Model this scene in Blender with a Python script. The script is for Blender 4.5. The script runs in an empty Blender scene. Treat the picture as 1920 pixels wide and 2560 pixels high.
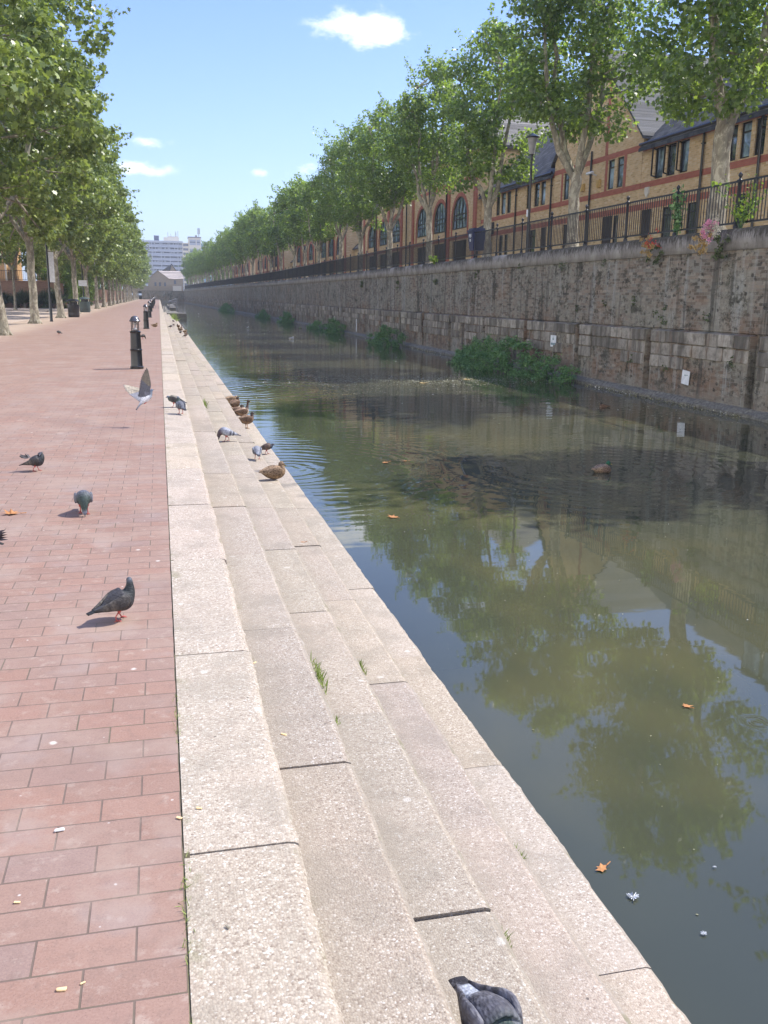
import bpy, math, random
import numpy as np
from mathutils import Vector, Matrix
R=math.radians
C=bpy.context.scene.collection
S=bpy.context.scene
rnd=random.Random(7)
# ------------------------------------------------------------------ camera
cam=bpy.data.cameras.new('camera'); co=bpy.data.objects.new('camera',cam); C.objects.link(co)
cam.sensor_fit='HORIZONTAL'; cam.sensor_width=36; cam.lens=2270/1920*36
cam.clip_start=.05; cam.clip_end=6000
f=Vector((0.23124451,0.94535708,-0.229839)); r=Vector((0.97202954,-0.23446521,0.01358839)); u=Vector((0.04104336,0.22655253,0.9731338))
m=Matrix((r,u,-f)).transposed().to_4x4(); m.translation=Vector((0,0,1.5)); co.matrix_world=m
S.camera=co
S.render.resolution_x=768; S.render.resolution_y=1024
S.view_settings.view_transform='Standard'; S.view_settings.look='None'; S.view_settings.gamma=1
S.view_settings.exposure=0.82
# ------------------------------------------------------------------ sun and sky
SUN_EL,SUN_AZ=52,80       # azimuth from +Y towards +X
w=bpy.data.worlds.new('World'); S.world=w; w.use_nodes=True
nt=w.node_tree; bg=nt.nodes['Background']
sky=nt.nodes.new('ShaderNodeTexSky'); sky.sky_type='NISHITA'; sky.sun_disc=False
sky.sun_elevation=R(SUN_EL); sky.sun_rotation=R(SUN_AZ); sky.air_density=1.0; sky.dust_density=1.6; sky.ozone_density=1.2
bg.inputs['Strength'].default_value=0.15
def sky_clouds():
    L=nt.links; N=nt.nodes
    tc=N.new('ShaderNodeTexCoord')
    no=N.new('ShaderNodeTexNoise'); no.inputs['Scale'].default_value=26; no.inputs['Detail'].default_value=7; no.inputs['Roughness'].default_value=.62
    mp=N.new('ShaderNodeMapping'); mp.inputs['Scale'].default_value=(1,1,2.0)
    L.new(tc.outputs['Generated'],mp.inputs['Vector']); L.new(mp.outputs[0],no.inputs['Vector'])
    tot=None
    # direction, half angular width, half height, strength
    for d,sa,sb,st in [((.204,.945,.252),.042,.013,.95),((.218,.941,.257),.022,.015,.7),((.182,.949,.258),.020,.010,.6),((-.0060,.9893,.1475),.016,.006,.8),((-.022,.9915,.1225),.030,.0075,1.0),((.1038,.987,.1224),.008,.004,.6),((.150,.9805,.1270),.014,.006,.7),((.02,.985,.148),.008,.004,.4),((-.2,.95,.31),.03,.012,.7),((.33,.9,.34),.05,.014,.8),((.26,.86,.5),.07,.02,.8),((.1,.82,.62),.08,.03,.8)]:
        v=Vector(d).normalized(); a=v.cross(Vector((0,0,1))).normalized(); b=a.cross(v)
        def dot(vec,s):
            n=N.new('ShaderNodeVectorMath'); n.operation='DOT_PRODUCT'; L.new(tc.outputs['Generated'],n.inputs[0]); n.inputs[1].default_value=tuple(vec/s); return n.outputs['Value']
        def M(op,x,y=None):
            n=N.new('ShaderNodeMath'); n.operation=op
            for i,q in enumerate((x,y)):
                if q is None: continue
                if isinstance(q,(int,float)): n.inputs[i].default_value=q
                else: L.new(q,n.inputs[i])
            return n.outputs[0]
        x=dot(a,sa); y=dot(b,sb); fr=dot(v,1)
        dd=M('ADD',M('MULTIPLY',x,x),M('MULTIPLY',y,y))
        g=M('MULTIPLY',M('POWER',2.718,M('MULTIPLY',dd,-1.0)),st)
        g=M('MULTIPLY',g,M('GREATER_THAN',fr,0))
        tot=g if tot is None else M('ADD',tot,g)
    k=M('ADD',M('MULTIPLY',tot,1.5),M('MULTIPLY',M('SUBTRACT',no.outputs['Fac'],.54),4.6))
    k=M('MULTIPLY',k,M('MINIMUM',M('MULTIPLY',tot,5),1))
    mr=N.new('ShaderNodeMapRange'); mr.interpolation_type='SMOOTHSTEP'; L.new(k,mr.inputs[0]); mr.inputs[1].default_value=.05; mr.inputs[2].default_value=1.9
    mix=N.new('ShaderNodeMix'); mix.data_type='RGBA'; L.new(mr.outputs[0],mix.inputs[0])
    # thin bright veil so the blue is the pale summer blue
    hz=N.new('ShaderNodeMix'); hz.data_type='RGBA'; hz.inputs[0].default_value=.30; hz.inputs[7].default_value=(3.6,5.0,7.6,1)
    L.new(sky.outputs[0],hz.inputs[6])
    tn=N.new('ShaderNodeMix'); tn.data_type='RGBA'; tn.blend_type='MULTIPLY'; tn.inputs[0].default_value=1; tn.inputs[7].default_value=(.70,.79,.93,1); L.new(hz.outputs[2],tn.inputs[6]); sz=N.new('ShaderNodeSeparateXYZ'); L.new(tc.outputs['Generated'],sz.inputs[0]); rp=N.new('ShaderNodeValToRGB'); L.new(sz.outputs[2],rp.inputs[0]); rp.color_ramp.elements[0].position=.0; rp.color_ramp.elements[0].color=(.84,.87,.97,1); rp.color_ramp.elements[1].position=.42; rp.color_ramp.elements[1].color=(.38,.51,.84,1); L.new(rp.outputs[0],tn.inputs[7])
    L.new(tn.outputs[2],mix.inputs[6]); mix.inputs[7].default_value=(6.0,6.2,6.7,1)
    # unseen bright cumulus added behind the photographer and over the left bank as facade fill
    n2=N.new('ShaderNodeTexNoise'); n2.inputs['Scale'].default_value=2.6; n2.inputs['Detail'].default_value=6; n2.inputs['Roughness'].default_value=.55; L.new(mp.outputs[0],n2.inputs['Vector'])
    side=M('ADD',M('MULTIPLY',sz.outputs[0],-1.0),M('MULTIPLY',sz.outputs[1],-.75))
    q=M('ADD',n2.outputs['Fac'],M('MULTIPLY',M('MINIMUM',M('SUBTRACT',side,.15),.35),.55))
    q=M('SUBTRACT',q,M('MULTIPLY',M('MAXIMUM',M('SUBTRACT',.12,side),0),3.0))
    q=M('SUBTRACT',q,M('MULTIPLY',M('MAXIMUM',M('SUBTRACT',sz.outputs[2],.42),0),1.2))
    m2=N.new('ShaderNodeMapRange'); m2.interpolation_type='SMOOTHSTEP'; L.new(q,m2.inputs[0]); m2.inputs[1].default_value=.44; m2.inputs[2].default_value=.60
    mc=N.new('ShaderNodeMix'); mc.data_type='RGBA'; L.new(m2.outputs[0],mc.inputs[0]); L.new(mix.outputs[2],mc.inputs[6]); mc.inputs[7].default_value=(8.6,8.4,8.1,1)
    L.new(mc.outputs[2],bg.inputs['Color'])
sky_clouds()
sl=bpy.data.lights.new('sun','SUN'); sl.energy=3.9; sl.angle=R(.5); sl.color=(1,.95,.86)
so=bpy.data.objects.new('sun',sl); C.objects.link(so)
sd=Vector((math.sin(R(SUN_AZ))*math.cos(R(SUN_EL)),math.cos(R(SUN_AZ))*math.cos(R(SUN_EL)),math.sin(R(SUN_EL))))
so.rotation_euler=sd.to_track_quat('Z','Y').to_euler()
# ------------------------------------------------------------------ helpers
def tag(o,label=None,cat=None,group=None,kind=None):
    if label: o['label']=label
    if cat: o['category']=cat
    if group: o['group']=group
    if kind: o['kind']=kind
    return o
def empty(name,loc=(0,0,0),rz=0,label=None,cat=None,group=None,kind=None):
    o=bpy.data.objects.new(name,None); C.objects.link(o); o.location=loc; o.rotation_euler=(0,0,rz); o.empty_display_size=.2
    return tag(o,label,cat,group,kind)
def link(name,me,mat,parent=None,loc=None,rz=None):
    o=bpy.data.objects.new(name,me); C.objects.link(o)
    if mat is not None and not me.materials: me.materials.append(mat)
    if parent: o.parent=parent
    if loc is not None: o.location=loc
    if rz is not None: o.rotation_euler=(0,0,rz)
    return o
def copy_tree(o,parent=None):
    c=o.copy(); C.objects.link(c); c.parent=parent
    for ch in list(o.children): copy_tree(ch,c)
    return c
class MB:
    def __init__(s): s.v=[]; s.f=[]; s.c=[]
    def add(s,vs,fs,col=None):
        b=len(s.v); s.v+=[tuple(p) for p in vs]; s.f+=[tuple(b+i for i in q) for q in fs]
        s.c+=[col if col is not None else (1,1,1)]*len(vs) if not isinstance(col,list) else col
        return s
    def box(s,x0,x1,y0,y1,z0,z1,col=None):
        return s.add([(x0,y0,z0),(x1,y0,z0),(x1,y1,z0),(x0,y1,z0),(x0,y0,z1),(x1,y0,z1),(x1,y1,z1),(x0,y1,z1)],
              [(3,2,1,0),(4,5,6,7),(0,1,5,4),(1,2,6,5),(2,3,7,6),(3,0,4,7)],col)
    def bar(s,a,b,w,h=None):
        a=Vector(a);b=Vector(b);h=h or w; t=(b-a).normalized(); up=Vector((0,0,1)) if abs(t.z)<.95 else Vector((1,0,0))
        n=t.cross(up).normalized(); k=n.cross(t)
        P=[]
        for p in (a,b):
            for i,j in ((-1,-1),(1,-1),(1,1),(-1,1)): P.append(p+n*i*w/2+k*j*h/2)
        return s.add(P,[(3,2,1,0),(4,5,6,7),(0,1,5,4),(1,2,6,5),(2,3,7,6),(3,0,4,7)])
    def tube(s,pts,rad,n=8,cap=True,col=None,seed=None,flute=0):
        pts=[Vector(p) for p in pts]; rad=rad if hasattr(rad,'__len__') else [rad]*len(pts)
        V=[];F=[];ref=Vector((1,0,0)); rr=random.Random(seed) if seed is not None else None
        ph=[rr.uniform(0,6.28) for _ in range(3)] if rr else None
        for i,p in enumerate(pts):
            t=(pts[min(i+1,len(pts)-1)]-pts[max(i-1,0)]).normalized()
            a=(ref-t*ref.dot(t))
            if a.length<.05: a=Vector((0,1,0))-t*t.y
            a.normalize(); b=t.cross(a); ref=a
            for k in range(n):
                an=2*math.pi*k/n; q=rad[i]
                if rr: q*=1+flute*(math.sin(3*an+ph[0]+i*.3)*.5+math.sin(5*an+ph[1])*.3)+rr.uniform(-.03,.03)
                V.append(p+a*math.cos(an)*q+b*math.sin(an)*q)
        for i in range(len(pts)-1):
            for k in range(n):
                F.append((i*n+k,i*n+(k+1)%n,(i+1)*n+(k+1)%n,(i+1)*n+k))
        if cap: F.append(tuple(range(n))[::-1]); F.append(tuple((len(pts)-1)*n+k for k in range(n)))
        return s.add(V,F,col)
    def lathe(s,prof,n=20,cx=0,cy=0):
        V=[];F=[]
        for r_,z in prof:
            for k in range(n): V.append((cx+r_*math.cos(2*math.pi*k/n),cy+r_*math.sin(2*math.pi*k/n),z))
        for i in range(len(prof)-1):
            for k in range(n): F.append((i*n+k,i*n+(k+1)%n,(i+1)*n+(k+1)%n,(i+1)*n+k))
        F.append(tuple(range(n))[::-1]); F.append(tuple((len(prof)-1)*n+k for k in range(n)))
        return s.add(V,F)
    def build(s,name,mat,parent=None,smooth=False,loc=None,rz=None,color=False,angle=None):
        me=bpy.data.meshes.new(name); me.from_pydata(s.v,[],s.f); me.update()
        if smooth: me.polygons.foreach_set('use_smooth',[True]*len(me.polygons))
        if angle is not None:
            me.polygons.foreach_set('use_smooth',[True]*len(me.polygons)); me.set_sharp_from_angle(angle=R(angle))
        if color:
            a=me.color_attributes.new('col','FLOAT_COLOR','POINT')
            a.data.foreach_set('color',[q for c in s.c for q in (c[0],c[1],c[2],1)])
        return link(name,me,mat,parent,loc,rz)
def struct(o,kind='structure'): o['kind']=kind; return o
# ------------------------------------------------------------------ materials
class Mat:
    def __init__(s,name,rough=.8,spec=.5):
        s.m=bpy.data.materials.new(name); s.m.use_nodes=True; s.t=s.m.node_tree; s.N=s.t.nodes; s.L=s.t.links
        s.p=s.N['Principled BSDF']; s.p.inputs['Roughness'].default_value=rough; s.p.inputs['Specular IOR Level'].default_value=spec
        s.out=s.N['Material Output']; s.tc=s.N.new('ShaderNodeTexCoord')
    def sk(s,i,v):
        if v is None: return
        if isinstance(v,bpy.types.NodeSocket): s.L.new(v,i)
        elif isinstance(v,(tuple,list)) and len(v)==3 and i.type=='RGBA': i.default_value=(*v,1)
        else: i.default_value=v
    def math(s,op,a,b=None,c=None,clamp=False):
        n=s.N.new('ShaderNodeMath'); n.operation=op; n.use_clamp=clamp
        for i,q in enumerate((a,b,c)): s.sk(n.inputs[i],q)
        return n.outputs[0]
    def obj(s): return s.tc.outputs['Object']
    def map(s,vec,scale=(1,1,1),loc=(0,0,0),rot=(0,0,0)):
        n=s.N.new('ShaderNodeMapping'); s.L.new(vec,n.inputs[0]); n.inputs['Scale'].default_value=scale; n.inputs['Location'].default_value=loc; n.inputs['Rotation'].default_value=rot; return n.outputs[0]
    def noise(s,vec,scale,detail=4,rough=.55,dist=0):
        n=s.N.new('ShaderNodeTexNoise'); s.L.new(vec,n.inputs['Vector']); n.inputs['Scale'].default_value=scale; n.inputs['Detail'].default_value=detail; n.inputs['Roughness'].default_value=rough; n.inputs['Distortion'].default_value=dist
        return n.outputs['Fac']
    def voro(s,vec,scale,feature='F1',out='Distance'):
        n=s.N.new('ShaderNodeTexVoronoi'); s.L.new(vec,n.inputs['Vector']); n.inputs['Scale'].default_value=scale; n.feature=feature
        return n.outputs[out]
    def ramp(s,fac,stops,interp='LINEAR'):
        n=s.N.new('ShaderNodeValToRGB'); s.L.new(fac,n.inputs[0]); cr=n.color_ramp; cr.interpolation=interp
        while len(cr.elements)<len(stops): cr.elements.new(.5)
        for e,(p,c) in zip(cr.elements,stops):
            e.position=p; e.color=(*c,1) if isinstance(c,(tuple,list)) else (c,c,c,1)
        return n.outputs[0]
    def mix(s,fac,a,b,mode='MIX'):
        n=s.N.new('ShaderNodeMix'); n.data_type='RGBA'; n.blend_type=mode; s.sk(n.inputs[0],fac); s.sk(n.inputs[6],a); s.sk(n.inputs[7],b); return n.outputs[2]
    def sep(s,vec):
        n=s.N.new('ShaderNodeSeparateXYZ'); s.L.new(vec,n.inputs[0]); return n.outputs
    def comb(s,x=0,y=0,z=0):
        n=s.N.new('ShaderNodeCombineXYZ')
        for i,q in enumerate((x,y,z)): s.sk(n.inputs[i],q)
        return n.outputs[0]
    def attr(s,name,out='Color'):
        n=s.N.new('ShaderNodeAttribute'); n.attribute_name=name; return n.outputs[out]
    def mrange(s,v,a,b,c=0,d=1,smooth=True):
        n=s.N.new('ShaderNodeMapRange'); n.interpolation_type='SMOOTHSTEP' if smooth else 'LINEAR'; s.L.new(v,n.inputs[0])
        for i,q in zip((1,2,3,4),(a,b,c,d)): n.inputs[i].default_value=q
        return n.outputs[0]
    def bump(s,h,strength=.5,dist=.01,normal=None):
        n=s.N.new('ShaderNodeBump'); s.L.new(h,n.inputs['Height']); n.inputs['Strength'].default_value=strength; n.inputs['Distance'].default_value=dist
        if normal: s.L.new(normal,n.inputs['Normal'])
        return n.outputs[0]
    def brick(s,vec,bw,bh,mortar=.005,off=.5,smooth=.1):
        n=s.N.new('ShaderNodeTexBrick'); s.L.new(vec,n.inputs['Vector']); n.offset=off
        for k,v in (('Scale',1),('Mortar Size',mortar),('Mortar Smooth',smooth),('Bias',0),('Brick Width',bw),('Row Height',bh)): n.inputs[k].default_value=v
        n.inputs['Color1'].default_value=(0,0,0,1); n.inputs['Color2'].default_value=(1,1,1,1); n.inputs['Mortar'].default_value=(.5,.5,.5,1)
        return n.outputs['Color'],n.outputs['Fac']
    def col(s,v): s.sk(s.p.inputs['Base Color'],v); return s
    def nrm(s,v): s.L.new(v,s.p.inputs['Normal']); return s
def plain(name,c,rough=.6,spec=.5,metal=0,var=.15,scale=8,bump=0):
    M=Mat(name,rough,spec); M.p.inputs['Metallic'].default_value=metal
    n=M.noise(M.obj(),scale,5,.6)
    d=tuple(x*(1-var) for x in c); e=tuple(min(1,x*(1+var)) for x in c)
    M.col(M.ramp(n,[(.3,d),(.7,e)]))
    if bump: M.nrm(M.bump(n,bump,.01))
    return M.m
def paving_mat():
    M=Mat('brick_paving',.75,.35); o=M.obj(); s=M.sep(o)
    v=M.comb(s[0],M.math('SUBTRACT',s[1],1.881-.1226*16),0)
    # slight wander so rows are not ruler-straight
    wob=M.noise(o,1.3,2); wv=M.N.new('ShaderNodeVectorMath'); wv.operation='ADD'
    M.L.new(v,wv.inputs[0]); M.L.new(M.comb(0,M.math('MULTIPLY',M.math('SUBTRACT',wob,.5),.012),0),wv.inputs[1])
    c,fac=M.brick(wv.outputs[0],.23,.1226,.0032,.5,.35)
    colr=M.ramp(c,[(0,(.225,.130,.098)),(.18,(.250,.145,.108)),(.36,(.268,.150,.110)),(.52,(.240,.155,.122)),(.68,(.252,.158,.122)),(.84,(.228,.153,.130)),(1,(.272,.148,.108))])
    big=M.noise(o,.9,4,.6); colr=M.mix(M.mrange(big,.35,.7,0,.4),colr,(.31,.215,.17))
    fine=M.noise(o,150,4,.75); colr=M.mix(M.mrange(fine,.35,.7,0,.42),colr,(.37,.25,.195)); mid=M.noise(o,22,6,.7); colr=M.mix(M.mrange(mid,.5,.68,0,.42),colr,(.19,.125,.10)); colr=M.mix(M.mrange(M.noise(M.map(o,(1,1,1),(4,1,0)),14,6,.72),.54,.68,0,.4),colr,(.42,.34,.28))
    pit=M.voro(o,140); colr=M.mix(M.mrange(pit,.26,.08,0,.65),colr,(.16,.10,.085))
    grey=M.noise(o,3.3,3,.6); colr=M.mix(M.mrange(grey,.52,.72,0,.35),colr,(.31,.265,.245))
    # droppings and stains
    dv=M.voro(M.map(o,(1,1,1),(3,7,0)),2.6); dn=M.noise(o,30,2); colr=M.mix(M.mrange(M.math('ADD',dv,M.math('MULTIPLY',dn,.05)),.070,.040,0,.75),colr,(.66,.62,.56))
    dv2=M.voro(M.map(o,(1,1,1),(1.3,2.1,0)),9.0); colr=M.mix(M.mrange(M.math('ADD',dv2,M.math('MULTIPLY',M.noise(o,55,3),.12)),.115,.075,0,.6),colr,(.72,.70,.66))
    dv3=M.voro(M.map(o,(1,1,1),(5.3,.1,0)),1.2); colr=M.mix(M.mrange(M.math('ADD',dv3,M.math('MULTIPLY',dn,.07)),.11,.05,0,.5),colr,(.55,.49,.40))
    mort=M.mix(M.noise(o,25,3),(.10,.07,.055),(.20,.145,.115)); moss=M.noise(o,2.2,3); mort=M.mix(M.mrange(moss,.50,.66,0,.45),mort,(.11,.105,.055))
    colr=M.mix(fac,colr,mort)
    # dusty strip of litter below the trees
    px=M.math('ADD',s[0],M.math('MULTIPLY',M.noise(o,.6,4,.6),1.6)); dust=M.mrange(px,-3.6,-5.4,0,.75)
    colr=M.mix(dust,colr,M.ramp(M.noise(o,9,5,.7),[(.3,(.36,.27,.19)),(.7,(.50,.40,.31))]))
    cr=M.noise(M.map(o,(.25,3,1)),1.1,3); wear=M.noise(o,1.6,8,.72); colr=M.mix(M.mrange(wear,.48,.62,0,.5),colr,(.33,.245,.195)); colr=M.mix(M.mrange(M.noise(M.map(o,(1,1,1),(9,9,0)),.7,7,.7),.52,.64,0,.3),colr,(.20,.135,.11))
    M.col(colr)
    h=M.math('ADD',M.math('MULTIPLY',M.math('SUBTRACT',1,fac),1.0),M.math('MULTIPLY',fine,.18))
    M.nrm(M.bump(h,.55,.004)); return M.m
def aggregate_mat():
    M=Mat('exposed_aggregate',.8,.3); o=M.obj()
    cell=M.sep(M.voro(o,105,'F1','Color')); wv=M.N.new('ShaderNodeVectorMath'); wv.operation='ADD'; M.L.new(o,wv.inputs[0]); nn=M.noise(o,190,2); M.L.new(M.comb(M.math('MULTIPLY',nn,.006),M.math('MULTIPLY',M.noise(M.map(o,(1,1,1),(5,5,5)),190,2),.006),0),wv.inputs[1]); o2=wv.outputs[0]; cell=M.sep(M.voro(o2,150,'F1','Color')); d=M.voro(o2,150)
    col=M.ramp(cell[0],[(0,(.24,.19,.15)),(.12,(.345,.285,.228)),(.4,(.405,.345,.280)),(.68,(.45,.388,.318)),(.88,(.505,.445,.37)),(.97,(.60,.55,.48)),(1,(.70,.66,.61))])
    col=M.mix(M.mrange(d,.42,.8,0,.42),col,(.27,.22,.18))
    cell2=M.voro(o,38); col=M.mix(M.mrange(cell2,.12,.06,0,.5),col,(.22,.19,.16))
    pink=M.noise(o,1.1,3); col=M.mix(M.mrange(pink,.42,.65,0,.25),col,(.46,.37,.30))
    st=M.noise(o,2.3,7,.7); col=M.mix(M.mrange(st,.46,.64,0,.5),col,(.27,.235,.19)); dr=M.voro(M.map(o,(1,1,1),(2,1,0)),4.5); col=M.mix(M.mrange(M.math('ADD',dr,M.math('MULTIPLY',M.noise(o,40,4),.16)),.19,.13,0,.6),col,(.62,.58,.53)); dk=M.voro(M.map(o,(1,1,1),(7,3,0)),7.5); col=M.mix(M.mrange(dk,.05,.03,0,.8),col,(.10,.085,.07))
    slab=M.attr('col'); col=M.mix(1.0,col,slab,'MULTIPLY')
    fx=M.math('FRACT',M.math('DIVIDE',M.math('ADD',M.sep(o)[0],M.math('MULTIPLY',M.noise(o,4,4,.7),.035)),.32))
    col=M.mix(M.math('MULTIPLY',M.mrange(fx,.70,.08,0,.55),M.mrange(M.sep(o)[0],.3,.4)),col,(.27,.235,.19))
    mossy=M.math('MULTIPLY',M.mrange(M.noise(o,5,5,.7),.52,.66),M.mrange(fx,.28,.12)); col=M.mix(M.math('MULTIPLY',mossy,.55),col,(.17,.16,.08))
    M.col(col); h=M.math('SUBTRACT',1,M.math('MULTIPLY',d,1))
    M.nrm(M.bump(M.math('ADD',h,M.math('MULTIPLY',M.noise(o,60,3),.6)),.5,.005)); return M.m
def canal_brick_mat():
    M=Mat('old_canal_brick',.9,.25); o=M.obj(); s=M.sep(o)
    v=M.comb(s[1],s[2],0); c,fac=M.brick(v,.225,.075,.006,.5,.3)
    col=M.ramp(c,[(0,(.13,.105,.088)),(.3,(.25,.19,.155)),(.6,(.33,.25,.20)),(.85,(.26,.23,.205)),(1,(.40,.32,.26))])
    col=M.mix(M.mrange(fac,0,1,0,.7),col,(.34,.305,.26))
    red=M.noise(M.map(o,(1,.5,1.2)),1.1,4); col=M.mix(M.mrange(red,.56,.70,0,.4),col,(.33,.18,.11)); lowb=M.math('MULTIPLY',M.mrange(M.math('ADD',s[2],M.math('MULTIPLY',M.noise(o,1.4,5,.7),1.6)),2.3,1.4),M.mrange(M.noise(M.map(o,(1,.6,1),(1,5,2)),1.3,5,.7),.42,.55)); col=M.mix(M.math('MULTIPLY',lowb,.6),col,(.25,.135,.085))
    # grey render / lime bloom
    g=M.noise(M.map(o,(1,.55,.8),(4,3,2)),.75,6,.65); col=M.mix(M.mrange(g,.46,.58,0,.72),col,M.ramp(M.noise(o,7,5,.7),[(.3,(.21,.18,.150)),(.7,(.43,.385,.33))]))
    # vertical washes
    st=M.noise(M.map(o,(1,2.6,.16)),1.0,5,.7); col=M.mix(M.mrange(st,.53,.66,0,.62),col,(.44,.415,.40))
    st2=M.noise(M.map(o,(1,3.1,.2),(9,1,3)),1.1,5,.7); col=M.mix(M.mrange(st2,.52,.66,0,.75),col,(.085,.075,.068))
    # missing brick pits and dark clumps
    p=M.voro(M.map(o,(1,.85,1.1)),6.4); pn=M.noise(o,2.2,4,.7); pm=M.math('MULTIPLY',M.mrange(M.math('ADD',p,M.math('MULTIPLY',M.noise(o,16,4,.7),.35)),.50,.36),M.mrange(pn,.50,.62)); col=M.mix(M.math('MULTIPLY',pm,.75),col,(.06,.05,.042))
    mo=M.noise(M.map(o,(1,.8,1),(2,8,5)),1.7,8,.78); col=M.mix(M.mrange(mo,.52,.62,0,.8),col,(.06,.054,.038)); mo2=M.noise(M.map(o,(1,.8,1.3),(12,3,5)),4.2,8,.8); col=M.mix(M.mrange(mo2,.53,.62,0,.7),col,(.05,.042,.034))
    wh=M.voro(M.map(o,(1,1,.7),(7,0,0)),13); col=M.mix(M.mrange(wh,.13,.05,0,.6),col,(.55,.53,.50))
    col=M.mix(1.0,col,(.86,.93,.90),'MULTIPLY')
    # pale band near water
    col=M.mix(M.math('MULTIPLY',M.mrange(M.math('ADD',s[2],M.math('MULTIPLY',M.noise(o,3,4),.5)),-.15,-.55),.5),col,(.24,.215,.18))
    M.col(col)
    h=M.math('ADD',M.math('MULTIPLY',fac,-.6),M.math('ADD',M.math('MULTIPLY',pm,-2.5),M.math('MULTIPLY',M.noise(o,26,5,.7),.9)))
    M.nrm(M.bump(h,.8,.02)); return M.m
def canal_stone_mat():
    M=Mat('canal_stone',.88,.25); o=M.obj(); a=M.attr('col')
    n=M.noise(o,5,6,.65); col=M.mix(1,M.ramp(n,[(.25,(.19,.175,.15)),(.5,(.32,.295,.26)),(.75,(.43,.40,.36))]),a,'MULTIPLY')
    st=M.noise(M.map(o,(1,2.2,.25)),1.2,5,.7); col=M.mix(M.mrange(st,.47,.62,0,.75),col,(.085,.077,.065)); g2=M.noise(o,3.1,8,.8); col=M.mix(M.mrange(g2,.5,.62,0,.6),col,(.11,.095,.075))
    st=M.noise(M.map(o,(1,2.0,.5),(3,2,1)),1.6,5,.7); col=M.mix(M.mrange(st,.54,.68,0,.5),col,(.20,.13,.085))
    M.col(col); M.nrm(M.bump(M.noise(o,22,6,.7),.6,.02)); return M.m
def coping_mat():
    M=Mat('coping_concrete',.9,.25); o=M.obj(); s=M.sep(o)
    n=M.noise(M.map(o,(1,1,.6)),2.0,6,.65); col=M.ramp(n,[(.3,(.20,.185,.17)),(.55,(.35,.33,.31)),(.75,(.47,.445,.42))])
    fr=M.noise(M.map(o,(1,9,1.6)),2.2,6,.75); top=M.math('ADD',s[2],M.math('MULTIPLY',fr,1.3))
    dark=M.math('MULTIPLY',M.mrange(top,3.50,3.68),M.mrange(M.noise(M.map(o,(1,.8,1)),.9,4),.3,.5)); sk=M.noise(o,42,4,.7)
    col=M.mix(M.math('MULTIPLY',dark,.93),col,M.mix(sk,(.03,.027,.02),(.11,.10,.075)))
    M.col(col); M.nrm(M.bump(M.math('ADD',M.noise(o,20,6,.7),M.math('MULTIPLY',sk,dark)),.8,.03)); return M.m
def facade_mat(name,cols,mort,bw=.225,bh=.075):
    M=Mat(name,.85,.25); o=M.obj(); s=M.sep(o)
    v=M.comb(M.math('ADD',s[0],s[1]),s[2],0); c,fac=M.brick(v,bw,bh,.005,.5,.2)
    n=len(cols); col=M.ramp(c,[(i/(n-1),k) for i,k in enumerate(cols)])
    col=M.mix(M.mrange(M.noise(o,5,5,.7),.5,.75,0,.35),col,tuple(x*.62 for x in cols[0]))
    col=M.mix(M.mrange(M.noise(M.map(o,(1,1,.3)),.8,4),.45,.7,0,.3),col,tuple(x*.75 for x in cols[1]))
    col=M.mix(fac,col,mort); M.col(col); M.nrm(M.bump(M.math('ADD',M.math('MULTIPLY',fac,-1),M.noise(o,40,3)),.5,.006)); return M.m
def slate_mat(name='slate_roof',base=(.060,.062,.068)):
    M=Mat(name,.75,.3); o=M.obj(); s=M.sep(o)
    v=M.comb(s[1],M.math('ADD',s[2],M.math('MULTIPLY',s[0],.02)),0); c,fac=M.brick(v,.3,.15,.006,.5,.1)
    col=M.ramp(c,[(0,tuple(x*.6 for x in base)),(.5,base),(1,tuple(x*1.6 for x in base))])
    col=M.mix(M.mrange(M.noise(o,1.5,5),.5,.7,0,.3),col,(.16,.15,.12)); col=M.mix(fac,col,(.02,.02,.02)); M.col(col); M.nrm(M.bump(M.math('SUBTRACT',c,M.math('MULTIPLY',fac,2)),.5,.01)); return M.m
def bark_mat():
    M=Mat('plane_bark',.85,.25); o=M.obj(); m=M.map(o,(1,1,.55))
    d=M.noise(m,3.2,3,.5,.4)
    col=M.ramp(M.noise(m,6,4,.6,.6),[(.28,(.12,.10,.075)),(.42,(.22,.19,.145)),(.52,(.29,.26,.20)),(.56,(.45,.41,.32)),(.70,(.36,.34,.25))])
    col=M.mix(M.mrange(d,.45,.6,0,.5),col,(.21,.20,.155)); sp=M.voro(m,11); col=M.mix(M.mrange(sp,.2,.12,0,.6),col,(.50,.46,.37))
    M.col(col); M.nrm(M.bump(M.noise(m,18,5,.65),.7,.02)); return M.m
def leaf_mat(name,dark,mid,light,trans,tw=.42,gloss=.42):
    M=Mat(name,.45,.5); t=M.attr('tint','Fac'); o=M.obj()
    k=M.math('ADD',M.math('MULTIPLY',t,.75),M.math('MULTIPLY',M.noise(o,.7,2),.35))
    col=M.ramp(k,[(.1,dark),(.5,mid),(.9,light)]); M.col(col)
    M.p.inputs['Roughness'].default_value=gloss
    tr=M.N.new('ShaderNodeBsdfTranslucent'); M.L.new(M.mix(k,tuple(x*.55 for x in trans),trans),tr.inputs[0])
    mx=M.N.new('ShaderNodeMixShader'); mx.inputs[0].default_value=tw
    M.L.new(M.p.outputs[0],mx.inputs[1]); M.L.new(tr.outputs[0],mx.inputs[2]); M.L.new(mx.outputs[0],M.out.inputs[0]); return M.m
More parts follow.
